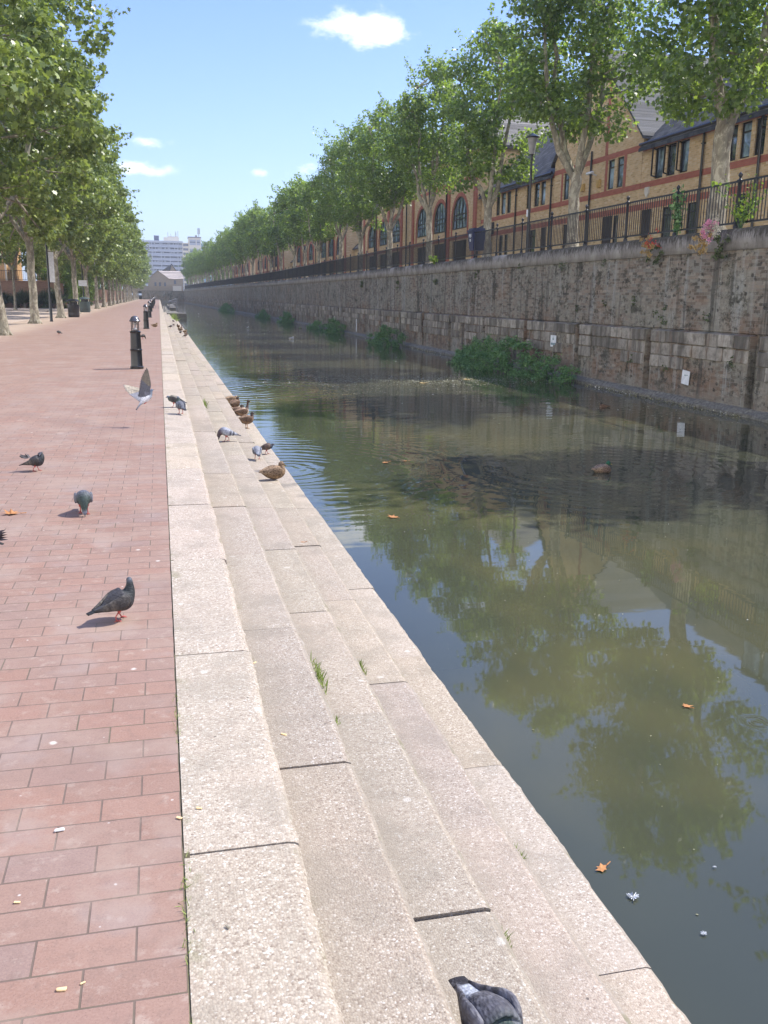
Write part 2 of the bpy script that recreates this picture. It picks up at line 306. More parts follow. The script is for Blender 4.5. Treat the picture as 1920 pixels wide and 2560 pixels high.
def water_mat():
    M=Mat('canal_water',.025,.5); o=M.obj(); s=M.sep(o); M.p.inputs['IOR'].default_value=1.46
    n=M.noise(M.map(o,(1,.8,1),(2,5,0)),.24,4,.6); n2=M.noise(M.map(o,(1,.4,1)),1.1,4)
    col=M.ramp(n,[(.32,(.040,.045,.032)),(.5,(.056,.060,.037)),(.68,(.106,.098,.046))])
    col=M.mix(M.mrange(n2,.45,.7,0,.4),col,(.050,.056,.036)); M.col(col)
    def rings(cx,cy,wl,r0,r1,sharp=1.0,inner=0):
        dx=M.math('SUBTRACT',s[0],cx); dy=M.math('SUBTRACT',s[1],cy)
        d=M.math('SQRT',M.math('ADD',M.math('MULTIPLY',dx,dx),M.math('MULTIPLY',dy,dy)))
        d2=M.math('ADD',d,M.math('MULTIPLY',M.noise(o,.8,4,.6),.75))
        wv=M.math('SINE',M.math('MULTIPLY',d2,6.283/wl)); m=M.mrange(d,r1,r0)
        if inner: m=M.math('MULTIPLY',m,M.mrange(d,inner*.6,inner))
        return M.math('MULTIPLY',M.math('MULTIPLY',wv,m),sharp)
    h=rings(6.3,11.9,.30,.8,4.5,.0007)
    h=M.math('ADD',h,rings(1.6,12.8,.24,.3,4.6,.0009))
    h=M.math('ADD',h,rings(1.5,24.5,.42,.5,5.5,.0022))
    h=M.math('ADD',h,rings(3.30,4.25,.045,.03,.13,.0008)); h=M.math('ADD',h,rings(9.9,19.2,.3,.3,3.4,.0009))
    # broad soft swell plus wind ripples that grow with distance from the steps
    far=M.mrange(s[1],6,26,.12,1); far2=M.mrange(s[1],30,120,.4,2.0)
    sw=M.noise(M.map(o,(.55,1.9,1)),1.5,2,.5); rp=M.noise(M.map(o,(.8,2.2,1),(3,4,0)),5.5,3,.5)
    h=M.math('ADD',h,M.math('MULTIPLY',M.math('MULTIPLY',sw,far),.0075))
    h=M.math('ADD',h,M.math('MULTIPLY',M.math('MULTIPLY',rp,M.math('MULTIPLY',far,far2)),.0014))
    M.nrm(M.bump(h,1,1.0)); 
    return M.m
def glass_mat(name='window_glass',c=(.02,.024,.028),rough=.04):
    M=Mat(name,rough,.9); M.p.inputs['IOR'].default_value=1.7
    n=M.noise(M.map(M.obj(),(1,1.3,.8)),1.6,4,.6); M.col(M.ramp(n,[(.4,c),(.65,tuple(min(1,x*5+.02) for x in c))]))  # pale noise patches paint sky reflections into the glass colour
    M.nrm(M.bump(M.noise(M.obj(),1.3,2),.15,.02)); return M.m
def feather_mat(name,rough=.6,mott=0):
    M=Mat(name,rough,.35); o=M.obj(); a=M.attr('col'); n=M.noise(M.map(o,(1,1,1)),60,4,.6)
    M.col(M.mix(1,a,M.ramp(n,[(.3,.55),(.7,1.35)]),'MULTIPLY')); sc=M.voro(M.map(o,(.6,1.3,1.3)),95); M.nrm(M.bump(sc,.8,.003))
    if mott: bc=M.p.inputs['Base Color'].links[0].from_socket; bc=M.mix(M.mrange(M.noise(M.map(o,(.6,1.2,1)),20,3,.6),.52,.66,0,.45),bc,(.30,.30,.33)); M.col(M.mix(M.mrange(sc,.5,.8,0,.35),bc,(.06,.055,.06)))
    return M.m
def mottle_mat(name):
    M=Mat(name,.7,.3); o=M.obj(); a=M.attr('col'); d=M.voro(M.map(o,(.5,1.2,1.2)),72)
    c=M.mix(M.mrange(d,.25,.62),M.mix(1,a,(.38,.30,.24),'MULTIPLY'),M.mix(1,a,(1.5,1.4,1.25),'MULTIPLY')); M.col(c); M.nrm(M.bump(d,.5,.003)); return M.m
m_pave=paving_mat(); m_agg=aggregate_mat(); m_cbrick=canal_brick_mat(); m_cstone=canal_stone_mat(); m_cop=coping_mat()
m_yellow=facade_mat('yellow_stock_brick',[(.46,.31,.155),(.60,.42,.22),(.66,.48,.27),(.54,.37,.19),(.68,.53,.33)],(.58,.49,.36))
m_red=facade_mat('red_brick_band',[(.34,.11,.075),(.42,.15,.10),(.38,.13,.09)],(.30,.15,.11))
m_redwall=facade_mat('red_garden_brick',[(.22,.12,.08),(.30,.17,.11),(.26,.14,.10)],(.30,.22,.17))
m_orange=facade_mat('orange_render_brick',[(.48,.27,.12),(.55,.33,.16),(.50,.30,.14)],(.5,.36,.22))
m_dull=facade_mat('dull_far_brick',[(.30,.25,.19),(.35,.29,.22),(.27,.23,.18)],(.33,.29,.24))
m_slate=slate_mat(); m_tile=slate_mat('grey_tile_roof',(.15,.142,.136)); m_fartile=slate_mat('weathered_tile_roof',(.36,.31,.28))
m_bark=bark_mat()
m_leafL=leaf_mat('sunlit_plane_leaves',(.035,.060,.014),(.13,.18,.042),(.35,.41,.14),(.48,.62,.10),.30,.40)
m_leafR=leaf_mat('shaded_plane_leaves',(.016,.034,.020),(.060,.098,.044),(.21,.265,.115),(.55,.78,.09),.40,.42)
m_herb=leaf_mat('waterside_leaves',(.055,.12,.05),(.13,.26,.10),(.24,.37,.15),(.26,.48,.10),.28,.45)
m_fern=leaf_mat('wall_weed_leaves',(.020,.035,.014),(.04,.065,.022),(.09,.12,.04),(.12,.18,.04),.2,.6)
m_weed=leaf_mat('dusty_weed_leaves',(.04,.055,.025),(.085,.115,.05),(.17,.20,.10),(.2,.28,.07),.25,.6)
m_bright=leaf_mat('fresh_green_leaves',(.09,.17,.02),(.17,.28,.04),(.30,.40,.08),(.35,.5,.05),.35,.5)
m_grass=leaf_mat('grass_blades',(.16,.24,.05),(.28,.36,.09),(.44,.48,.18),(.3,.45,.08),.3,.5)
m_black=plain('black_paint',(.012,.012,.014),.28,.6,0,.3,14)
m_rail=plain('weathered_black_iron',(.018,.020,.026),.38,.5,0,.4,9)
m_frame=plain('dark_window_frame',(.018,.014,.012),.4,.5)
m_steel=plain('polished_cap',(.10,.10,.115),.25,.7,.35,.2,12)
m_white=plain('white_paint',(.72,.74,.76),.5); m_cream=plain('cream_paint',(.62,.58,.50),.6)
m_lampglass=plain('frosted_lamp_glass',(.34,.33,.34),.3,.5); m_glass=glass_mat(); m_glassblue=glass_mat('painted_sky_glass',(.07,.095,.12),.03)
m_door=plain('dark_brown_door',(.028,.016,.014),.45); m_navy=plain('navy_plastic',(.022,.030,.09),.4); m_curtain=plain('pale_curtain',(.34,.36,.35),.8,.2,0,.3,5)
m_conc=plain('grey_concrete',(.19,.175,.15),.85,.2,0,.25,3,.4); m_soil=plain('soil',(.10,.075,.05),.95,.1,0,.4,3,.6)
m_tarm=plain('grey_towpath',(.27,.25,.225),.9,.2,0,.2,2,.4); m_water=water_mat()
m_pink=plain('pink_flower',(.85,.42,.58),.6,.2,0,.25,30); m_redfl=plain('coral_flower',(.72,.12,.10),.6,.2,0,.2,30); m_dry=plain('dry_seedhead',(.55,.40,.18),.8,.2,0,.3,30)
m_wing=feather_mat('pigeon_feathers'); m_wing2=feather_mat('mottled_pigeon_feathers',.6,1); m_duck=mottle_mat('duck_feathers'); m_leg=plain('pink_bird_leg',(.50,.10,.09),.5); m_oleg=plain('orange_duck_leg',(.50,.20,.04),.5); m_beak=plain('dark_beak',(.05,.045,.045),.4); m_bill=plain('olive_bill',(.30,.24,.06),.45); m_eye=plain('orange_eye',(.55,.14,.02),.15)
m_deadleaf=plain('orange_dead_leaf',(.42,.19,.07),.7,.3,0,.35,40); m_crumb=plain('bread_crumb_crust',(.80,.60,.32),.8,.2,0,.2,60)
# ------------------------------------------------------------------ setting
def wx(y): return 12.4 if y<100 else 12.4-4.9*(y-100)/190
ZW=-.9; TOPZ=3.1; T=.32; RS=.197; YEND=290
def sheet(name,pts,z,mat,kind='structure'):
    b=MB(); b.add([(x,y,z) for x,y in pts],[tuple(range(len(pts)))]); return struct(b.build(name,mat),kind)
sheet('ground',[(-900,-60),(-.0,-60),(-.0,YEND),(-4,1400),(-900,1400)],-.035,m_soil)
sheet('joint_soil',[(-.02,-6),(.02,-6),(.02,YEND),(-.02,YEND)],-.0035,plain('joint_soil',(.15,.13,.08),.95,.1,0,.6,12,.6))
sheet('paving',[(-7.3,-6),(0,-6),(0,YEND),(-7.3,YEND)],0,m_pave)
sheet('side_path',[(-60,-6),(-7.3,-6),(-7.3,YEND),(-60,YEND)],-.006,plain('pale_dusty_path',(.42,.335,.27),.9,.2,0,.16,3,.3))
b=MB(); ys=[-60,0,100,150,200,250,290]
V=[];F=[]
for y in ys: V+=[(wx(y)+.5,y,TOPZ-.03),(900,y,TOPZ-.03)]
for i in range(len(ys)-1): F.append((2*i,2*i+1,2*i+3,2*i+2))
b.add(V,F); struct(b.build('upper_towpath',m_tarm))
sheet('far_ground',[(-30,YEND+.6),(900,YEND+.6),(900,1400),(-30,1400)],2.45,m_soil)
sheet('water',[(-.5,-40),(20,-40),(20,YEND+1),(-.5,YEND+1)],ZW,m_water)
# canal steps: five rows of precast slabs
steps=empty('canal_steps',(0,0,0),0,kind='structure')
def step_row(k,y_first,L,dark):
    b=MB(); rr=random.Random(20+k); z=-k*RS; x0=k*T-(.02 if k else -.005); x1=(k+1)*T
    y=y_first-6*L
    while y<(94 if k>0 else YEND):
        g=rr.choice([.003,.004,.006,.011]) if k else rr.choice([.003,.006,.010]); ya=y+g; yb=y+L-.001
        if k>0: yb=min(yb,94)
        dz=rr.uniform(-.004,.004) if k else rr.uniform(0,.004); dx=rr.uniform(-.005,.005); q=rr.uniform(.94,1.05)*dark; tn=(q*rr.uniform(1.0,1.03),q,q*rr.uniform(.93,1.0))
        n=max(1,int(L/.035)) if -1<ya<9 else (max(1,int(L/.12)) if 9<=ya<24 else 2)
        prev=0;V=[]
        for i in range(n+1):
            yy=ya+(yb-ya)*i/n; e=.007 if n>2 else .0; j=rr.gauss(0,e*.35) if n>2 else 0; j=prev*.6+j; prev=j
            ez=.012 if i in(0,n) and n>2 else 0
            V+=[(x0,yy,z-.16),(x0,yy,z+dz-ez*.5),(x1-.03+j*.4,yy,z+dz-ez*.5),(x1-.012+j+dx,yy,z+dz-.005-abs(j)*.4-ez*.4),(x1-.002+j+dx,yy,z+dz-.016),(x1+dx,yy,z-.04),(x1+dx,yy,z-RS-.08)]
        m=7;F=[]
        for i in range(n):
            for a in range(m-1): F.append((i*m+a,(i+1)*m+a,(i+1)*m+a+1,i*m+a+1))
        F.append(tuple(range(m))); F.append(tuple(n*m+a for a in range(m))[::-1])
        b.add(V,F,tn)
        y+=L
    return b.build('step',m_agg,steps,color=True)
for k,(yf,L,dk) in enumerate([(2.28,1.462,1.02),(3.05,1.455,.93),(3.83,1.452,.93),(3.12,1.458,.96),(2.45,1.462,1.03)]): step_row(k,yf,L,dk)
b=MB(); 
for k in range(5): b.box(k*T-.03 if k else .004,(k+1)*T-.06,-8,94,-1.6,-k*RS-.10)
b.build('step_bedding',m_soil,steps)
# far side canal wall
wall=empty('canal_wall',(wx(0),0,0),0,label='tall weathered brick and stone canal wall opposite the steps',cat='canal wall')
wall.location=(0,0,0)
def strip(name,prof,mat,ys,smooth=False):   # prof: list of (dx,z) swept along the wall line
    b=MB();V=[];F=[];n=len(prof)
    for y in ys:
        for dx,z in prof: V.append((wx(y)+dx,y,z))
    for i in range(len(ys)-1):
        for a in range(n-1): F.append((i*n+a,(i+1)*n+a,(i+1)*n+a+1,i*n+a+1))
    b.add(V,F); return b.build(name,mat,wall,smooth=smooth)
YS=[-30,0,30,60,100,120,140,160,180,200,220,240,260,290.6]
strip('brick_face',[(.06,-1.3),(0.03,.83),(.0,.85),(0,2.62)],m_cbrick,YS)
yc=[-10+.25*i for i in range(0,240)]+[50+2*i for i in range(0,120)]+[290.6]; yc=[y for y in yc if y<=290.6]
b=MB();V=[];F=[];rr=random.Random(3);n=7
for y in yc:
    j=rr.gauss(0,.008)
    for dx,z in [(0,2.62),(-.035+j*.5,2.63),(-.045+j*.5,2.90),(-.03+j,3.03),(.03+j,3.085+j*.5),(.12,TOPZ+j*.3),(.55,TOPZ)]: V.append((wx(y)+dx,y,z))
for i in range(len(yc)-1):
    for a in range(n-1): F.append((i*n+a,(i+1)*n+a,(i+1)*n+a+1,i*n+a+1))
b.add(V,F); b.build('coping',m_cop,wall,smooth=True)
# stone courses between recessed slots
slots=[-4,0.2,4.5,8.7,13.0,17.2,21.6,25.8,29.9]; y=29.9
while y<285: y+=4.3; slots.append(y)
bs=MB(); bb=MB(); rr=random.Random(5)
for i in range(len(slots)-1):
    a,c=slots[i]+.16,slots[i+1]-.16
    z=.80
    for row in range(3):
        hh=.31; yy=a
        while yy<c-.05:
            L=rr.uniform(.42,.95); L=c-yy if c-yy-L<.3 else L
            d=rr.uniform(-.035,.015); q=rr.uniform(.55,1.25); xw=wx(yy)
            g1=rr.uniform(.006,.018); zz=z-hh+g1+rr.uniform(0,.02)
            if rr.random()>(.03,.07,.25)[row]: bs.box(xw-.16+d,xw+.1,yy+g1,yy+L-g1,zz,z-rr.uniform(.0,.012),(q,q*.985,q*.95))
            yy+=L
        z-=hh
    xa=wx(a); xc=wx(c)
    bb.add([(xa-.14,a,-1.3),(xa-.135,a,.795),(xc-.135,c,.795),(xc-.14,c,-1.3)],[(0,1,2,3)]); bb.add([(xa-.14,a,-1.3),(xa-.135,a,.795),(xa+.1,a,.795),(xa+.1,a,-1.3)],[(0,1,2,3)])
    bb.add([(xc-.14,c,-1.3),(xc-.135,c,.795),(xc+.1,c,.795),(xc+.1,c,-1.3)],[(0,1,2,3)]); bb.add([(xa-.135,a,.795),(xc-.135,c,.795),(xc+.1,c,.84),(xa+.1,a,.84)],[(0,1,2,3)])
bb.build('lower_brickwork',m_cbrick,wall); o=bs.build('stone_course',m_cstone,wall,color=True)
bv=o.modifiers.new('b','BEVEL'); bv.width=.012; bv.segments=1
b=MB();V=[];F=[];yl=[-10+.35*i for i in range(300)]+[95+3*i for i in range(66)]
for y in yl:
    j=rr.gauss(0,.03)
    for dx,z in [(-.13,-.72),(-.22+j,-.77+rr.gauss(0,.012)),(-.30+j,-.84+rr.gauss(0,.01)),(-.33+j,-1.1)]: V.append((wx(y)+dx,y,z))
for i in range(len(yl)-1):
    for a in range(3): F.append((i*4+a,(i+1)*4+a,(i+1)*4+a+1,i*4+a+1))
b.add(V,F); b.build('waterline_ledge',plain('wet_pale_ledge',(.15,.14,.115),.7,.4,0,.6,14,.9),wall)
# end wall where the canal turns
ew=empty('end_wall',(0,YEND,0),0,label='low dark brick wall closing the far end of the canal',cat='wall')
b=MB(); b.box(-5,7.6,0,.6,-1.3,2.42); b.build('brick_face',m_cbrick,ew); b=MB(); b.box(-5,7.6,-.06,.66,2.423,2.6); b.build('coping',m_conc,ew)
# ------------------------------------------------------------------ railing on the wall
def railing_mesh(L,n):
    b=MB(); b.box(-.02,.02,.04,L-.04,.98,1.02); b.box(-.02,.02,.04,L-.04,.10,.14)
    for i in range(n):
        y=L*(i+.5)/n; b.box(-.008,.008,y-.008,y+.008,.10,1.0)
    me=bpy.data.meshes.new('railing_panel'); me.from_pydata(b.v,[],b.f); me.materials.append(m_rail); return me
def post_mesh():
    b=MB(); b.lathe([(.055,-.02),(.055,.05),(.038,.07),(.036,.16),(.03,.18),(.030,.95),(.045,.97),(.048,1.03),(.03,1.05),(.022,1.075),(.028,1.085),(.045,1.11),(.048,1.135),(.04,1.16),(.018,1.18),(.012,1.195)],10)
    b.box(-.05,.05,-.05,.05,.09,.15); b.box(-.05,.05,-.05,.05,.97,1.03)
    me=bpy.data.meshes.new('railing_post'); me.from_pydata(b.v,[],b.f); me.materials.append(m_rail); me.polygons.foreach_set('use_smooth',[True]*len(me.polygons)); me.set_sharp_from_angle(angle=R(40)); return me
rail=empty('canal_railing',(0,0,0),0,label='long black iron railing with ball finials on top of the canal wall',cat='railing')
pm=post_mesh(); L=2.53; pn=railing_mesh(L,22); y=18.72-4*L; yfar=0
for i in range(95):
    ang=math.atan2(wx(y+.01)-wx(y+L+.01),L)
    p=link('post',pm,m_rail,rail,(wx(y)+.15,y,TOPZ)); q=link('railing_panel',pn,m_rail,rail,(wx(y)+.15,y,TOPZ),ang); y+=L
b=MB()
while y<288:
    ang=math.atan2(wx(y)-wx(y+L),L); M_=Matrix.Translation((wx(y)+.15,y,TOPZ))@Matrix.Rotation(ang,4,'Z')
    for me in (pm,pn):
        b.add([M_@v.co for v in me.vertices],[tuple(p.vertices) for p in me.polygons])
    y+=L
tag(b.build('far_railing_run',m_rail,rail),kind='stuff')
# ------------------------------------------------------------------ buildings across the canal
def facade(b,y0,y1,z0,z1,X,ops,depth=.14):
    """plane facing -x with rectangular or arched openings (ya,yb,za,zb,spring or None)"""
    ys=sorted({y0,y1,*[o[0] for o in ops],*[o[1] for o in ops]}); zs=sorted({z0,z1,*[o[2] for o in ops],*[o[3] for o in ops]})
    for i in range(len(ys)-1):
        for j in range(len(zs)-1):
            cy=(ys[i]+ys[i+1])/2; cz=(zs[j]+zs[j+1])/2
            if any(o[0]<cy<o[1] and o[2]<cz<o[3] for o in ops): continue
            b.add([(X,ys[i],zs[j]),(X,ys[i+1],zs[j]),(X,ys[i+1],zs[j+1]),(X,ys[i],zs[j+1])],[(3,2,1,0)])
    for o in ops:
        ya,yb,za,zb=o[:4]; sp=o[4] if len(o)>4 else None
        if sp is None: ring=[(ya,za),(yb,za),(yb,zb),(ya,zb)]
        else:
            n=14; cy=(ya+yb)/2; arc=[(cy+(yb-ya)/2*math.cos(math.pi*k/n),sp+(zb-sp)*math.sin(math.pi*k/n)) for k in range(n+1)]
            ring=[(ya,za),(yb,za)]+arc
            h=n//2
            for k in range(n):
                c=(yb,zb) if k<h else (ya,zb)
                b.add([(X,*c),(X,*arc[k]),(X,*arc[k+1])],[(0,1,2)])
        m=len(ring)
        b.add([(X,*p) for p in ring]+[(X+depth,*p) for p in ring],[(k,(k+1)%m,m+(k+1)%m,m+k) for k in range(m)])
def window(parent,X,ya,yb,za,zb,kind='casement',spring=None,glass=None,name='window'):
    """frame part with its pane as sub-part"""
    b=MB(); w=.055; x0,x1=X+.05,X+.11
    if spring is None:
        b.box(x0,x1,ya,ya+w,za,zb); b.box(x0,x1,yb-w,yb,za,zb); b.box(x0,x1,ya+w,yb-w,za,za+w); b.box(x0,x1,ya+w,yb-w,zb-w,zb)
        if kind=='fanlight': b.box(x0,x1,ya+w,yb-w,zb-.34,zb-.29)
        if kind=='open':
            s=math.sin(R(58)); c=math.cos(R(58)); Lc=yb-ya-.08
            P=lambda t:(x0-t*s*.8,yb-.05-t*c); 
            b.bar((P(0)[0],P(0)[1],za+.08),(P(Lc)[0],P(Lc)[1],za+.08),.04); b.bar((P(0)[0],P(0)[1],zb-.08),(P(Lc)[0],P(Lc)[1],zb-.08),.04); b.bar((*P(Lc),za+.08),(*P(Lc),zb-.08),.05); b.bar((*P(.02),za+.08),(*P(.02),zb-.08),.04)
    else:
        n=14; cy=(ya+yb)/2
        for k in range(n):
            a0,a1=math.pi*k/n,math.pi*(k+1)/n
            q=lambda a,rr:(cy+((yb-ya)/2-rr)*math.cos(a),spring+(zb-spring-rr)*math.sin(a))
            V=[(x0,*q(a0,0)),(x0,*q(a1,0)),(x0,*q(a1,.08)),(x0,*q(a0,.08)),(x1,*q(a0,0)),(x1,*q(a1,0)),(x1,*q(a1,.08)),(x1,*q(a0,.08))]
            b.add(V,[(0,1,2,3),(2,3,7,6),(0,1,5,4)])
        b.box(x0,x1,ya,ya+.08,za,spring); b.box(x0,x1,yb-.08,yb,za,spring); b.box(x0,x1,ya,yb,za,za+.09)
        for t in (.2,.4,.6,.8):
            yy=ya+(yb-ya)*t; zt=spring+(zb-spring)*math.sqrt(max(0,1-((yy-cy)/((yb-ya)/2))**2)); b.box(x0+.005,x1-.005,yy-.025,yy+.025,za,zt-.05)
        b.box(x0+.005,x1-.005,ya+.05,yb-.05,za+.9,za+.96); b.box(x0+.005,x1-.005,ya+.05,yb-.05,spring-.03,spring+.03)
    f_=b.build(name,m_frame,parent)
    p=MB(); xg=X+.09
    if spring is None: p.add([(xg,ya,za),(xg,yb,za),(xg,yb,zb),(xg,ya,zb)],[(0,1,2,3)])
    else:
        arc=[(xg,cy+(yb-ya)/2*math.cos(math.pi*k/14),spring+(zb-spring)*math.sin(math.pi*k/14)) for k in range(15)]; p.add([(xg,ya,za),(xg,yb,za)]+arc,[tuple(range(17))])
    p.build('pane',glass or m_glass,f_)
    return f_
def door(parent,X,ya,yb,za,zb,mat=None):
    b=MB(); b.box(X+.05,X+.10,ya,yb,za,zb); w=(yb-ya)
    for i in range(2):
        for j in range(3): b.box(X+.04,X+.05,ya+w*(.12+.42*i),ya+w*(.46+.42*i),za+.15+.65*j,za+.68+.65*j)
    d=b.build('door',mat or m_door,parent); h=MB(); h.box(X+.02,X+.04,ya+.1,ya+.2,za+1.0,za+1.03); h.box(X+.03,X+.04,ya+w*.35,ya+w*.65,za+1.15,za+1.2); h.build('handle',m_steel,d); return d
def gutter(parent,X,y0,y1,z): b=MB(); b.tube([(X-.16,y0,z),(X-.16,y1,z)],.065,8); b.build('gutter',m_black,parent)
def pipe(parent,X,y,z0,z1):
    b=MB(); b.tube([(X-.07,y,z0),(X-.07,y,z1)],.045,8)
    for z in np.arange(z0+.8,z1,1.6): b.box(X-.12,X,y-.07,y+.07,z,z+.05)
    b.build('drainpipe',m_black,parent)
XF=19.5; G=TOPZ-.02
def roof_slab(parent,X,y0,y1,ze,depth=7.5,pitch=42,name='roof',over=.22,mat=None,hip=False):
    h=math.tan(R(pitch))*(depth/2); b=MB(); t=.12; xe=X-over; ze2=ze-over*math.tan(R(pitch)); xm=X+depth/2; xb=X+depth+over
    ya,yb=(y0,y1) if not hip else (y0+depth/2*.8,y1-depth/2*.8)
    V=[(xe,y0,ze2),(xe,y1,ze2),(xm,yb,ze+h),(xm,ya,ze+h),(xb,y0,ze2),(xb,y1,ze2)]
    V+=[(x,y,z-t) for x,y,z in V]
    b.add(V,[(0,3,2,1),(4,5,2,3),(6,7,8,9),(10,9,8,11),(0,1,7,6),(4,10,11,5),(0,6,9,3),(3,9,10,4),(1,2,8,7),(2,5,11,8)]+([(0,4,3),(1,2,5)] if hip else []))
    return b.build(name,mat or m_slate,parent),xm,ze+h
def house_shell(parent,X,y0,y1,z1,ops,depth=7.5,gable=None,pitch=42,wallmat=None):
    b=MB(); facade(b,y0,y1,G,z1,X,ops)
    xm=X+depth/2; h=math.tan(R(pitch))*depth/2-.05
    for y in (y0,y1): b.add([(X,y,G),(X+depth,y,G),(X+depth,y,z1),(xm,y,z1+h if not gable else z1),(X,y,z1)],[(0,1,2,3,4)])
    b.add([(X+depth,y0,G),(X+depth,y1,G),(X+depth,y1,z1),(X+depth,y0,z1)],[(0,1,2,3)])
    return b.build('wall',wallmat or m_yellow,parent)
def band(b,X,y0,y1,z0,z1,out=.012): b.box(X-out,X+.05,y0,y1,z0,z1)
def dormer(parent,X,y0,y1,z0,z1,depth=3):
    b=MB(); b.box(X,X+depth,y0,y1,z0,z1); d=b.build('dormer',m_slate,parent); b=MB(); b.add([(X-.2,y0-.15,z1),(X-.2,y1+.15,z1),(X+depth,y1+.15,z1+.9),(X+depth,y0-.15,z1+.9)],[(0,1,2,3)]); b.add([(X-.2,y0-.15,z1-.1),(X-.2,y1+.15,z1-.1),(X-.2,y1+.15,z1),(X-.2,y0-.15,z1)],[(0,1,2,3)]); b.build('dormer_roof',m_slate,d)
    b=MB(); n=2
    for i in range(n): b.box(X-.04,X-.01,y0+.15+i*(y1-y0)/n,y0+(i+1)*(y1-y0)/n-.1,z0+.35,z1-.15)
    b.build('window',m_glassblue,d)
trio=lambda c:[(c-1.19+.91*i,c-.56+.91*i) for i in range(3)]
def simple_house(name,y0,y1,ups,downs,doors,label,pipes=(),opn=(),dorm=None,roofz=7.72,reds=()):
    t=empty(name,(0,0,0),0,label,'house')
    ops=[(a,c,6.27,7.44) for a,c in ups]+[(a,c,3.35 if not big else G+.1,5.12) for a,c,big in downs]+[(a,c,G+.02,5.15) for a,c in doors]
    house_shell(t,XF,y0,y1,roofz,ops)
    b=MB(); band(b,XF,y0,y1,5.16,5.40); band(b,XF,y0,y1,6.0,6.23); band(b,XF,y0,y1,7.45,7.66)
    for a in reds: b.box(XF-.012,XF+.05,a,a+.22,6.23,7.45)
    b.build('red_brick_band',m_red,t)
    for i,(a,c) in enumerate(ups):
        window(t,XF,a,c,6.27,7.44,'open' if i in opn else 'fanlight',glass=[m_glassblue,m_glass][i%2])
    for a,c,big in downs: window(t,XF,a,c,3.35 if not big else G+.1,5.12,'fanlight',glass=m_glass)
    for a,c in doors: door(t,XF,a,c,G+.02,5.15)
    gutter(t,XF,y0,y1,roofz-.02)
    for p in pipes: pipe(t,XF,p,G,roofz-.05)
    rf,xm,zr=roof_slab(t,XF,y0+.003,y1-.003,roofz+.03,pitch=44)
    if dorm: dormer(t,XF+.9,dorm[0],dorm[1],8.3,9.9)
    return t
h1=simple_house('terraced_house',9,21.9,trio(12.5)+trio(18.2),[(12,13,0),(17.6,18.6,0)],[(15,16)],'two storey yellow brick house partly hidden by the plane crown at the right edge',pipes=(15.4,))
h2=simple_house('terraced_house',22,35.97,trio(24.6)+[(27.95,28.5),(28.72,29.30),(29.50,29.95)]+[(32.5,33.1),(33.4,34.02),(34.3,34.93)],[(24,25,0),(28.7,29.3,0),(33.35,34.1,0),(31.6,32.3,0)],[(34.95,35.80),(26.3,27.2)],'yellow brick house with three open casements, right of the shield shaped alarm',pipes=(28.08,31.46),opn=(6,7,8),dorm=(25,27.4))
# gabled house
t=empty('gabled_house',(0,0,0),0,'gable fronted yellow brick house with a red brick upright above its paired windows','house')
ops=[(37.56,38.14,6.27,7.50),(38.40,38.98,6.27,7.50),(43.0,43.6,6.27,7.5),(38.3,39.25,G+.02,5.15),(37.7,38.2,G+.1,5.12),(42.6,43.45,G+.02,5.1)]
b=MB(); facade(b,36,44.75,G,8.2,XF,ops); ym=40.4; zt=12.2
b.add([(XF,36,8.2),(XF,44.75,8.2),(XF,ym,zt)],[(0,1,2)])
for y in (36,44.75): b.add([(XF,y,G),(XF+9,y,G),(XF+9,y,8.2),(XF,y,8.2)],[(0,1,2,3)])
b.build('wall',m_yellow,t)
b=MB(); band(b,XF,36,44.75,5.16,5.40); band(b,XF,36,44.75,6.0,6.23); band(b,XF,36,44.75,7.53,7.75); b.box(XF-.013,XF+.05,37.3,37.52,6.232,7.528); b.box(XF-.013,XF+.05,39.02,39.24,6.232,7.528); b.box(XF-.013,XF+.05,39.1,39.35,7.752,10.9); b.box(XF-.013,XF+.05,43.7,43.9,6.232,7.528); b.build('red_brick_band',m_red,t)
for a,c in ((37.56,38.14),(38.40,38.98),(43.0,43.6)): window(t,XF,a,c,6.27,7.5,'fanlight',glass=m_glassblue)
window(t,XF,37.7,38.2,G+.1,5.12); door(t,XF,38.3,39.25,G+.02,5.15); door(t,XF,42.6,43.45,G+.02,5.1)
pipe(t,XF,40.57,G,8.1)
b=MB()
for s_,ye in ((-1,35.8),(1,44.95)): b.add([(XF-.15,ye,8.05),(XF+9,ye,8.05),(XF+9,ym,zt+.15),(XF-.15,ym,zt+.15),(XF-.15,ye,7.93),(XF+9,ye,7.93),(XF+9,ym,zt+.03),(XF-.15,ym,zt+.03)],[(0,1,2,3),(4,5,6,7),(0,3,7,4),(0,1,5,4)])
b.build('roof',m_slate,t)
def lump(name,mat,label,cat,loc,size,group=None,kind='box'):
    b=MB(); x,y,z=size
    if kind=='box': b.box(-x,0,-y/2,y/2,-z/2,z/2); b.box(-x-.02,-x,-y*.35,y*.35,-z*.3,z*.3); b.box(-.01,.03,-y*.6,y*.6,-z*.55,-z*.5)
    o=b.build(name,mat,loc=loc); md=o.modifiers.new('b','BEVEL'); md.width=.02; md.segments=2; return tag(o,label,cat,group)
m_alarm=plain('yellow_alarm',(.55,.36,.12),.5)
lump('alarm_box',m_alarm,'yellow alarm box on the brick wall nearer to the paired windows','alarm box',(XF,39.72,6.62),(.12,.28,.34),'yellow alarm boxes')
lump('alarm_box',m_alarm,'yellow alarm box on the brick wall beside the plane trunk','alarm box',(XF,41.33,6.62),(.12,.28,.34),'yellow alarm boxes')
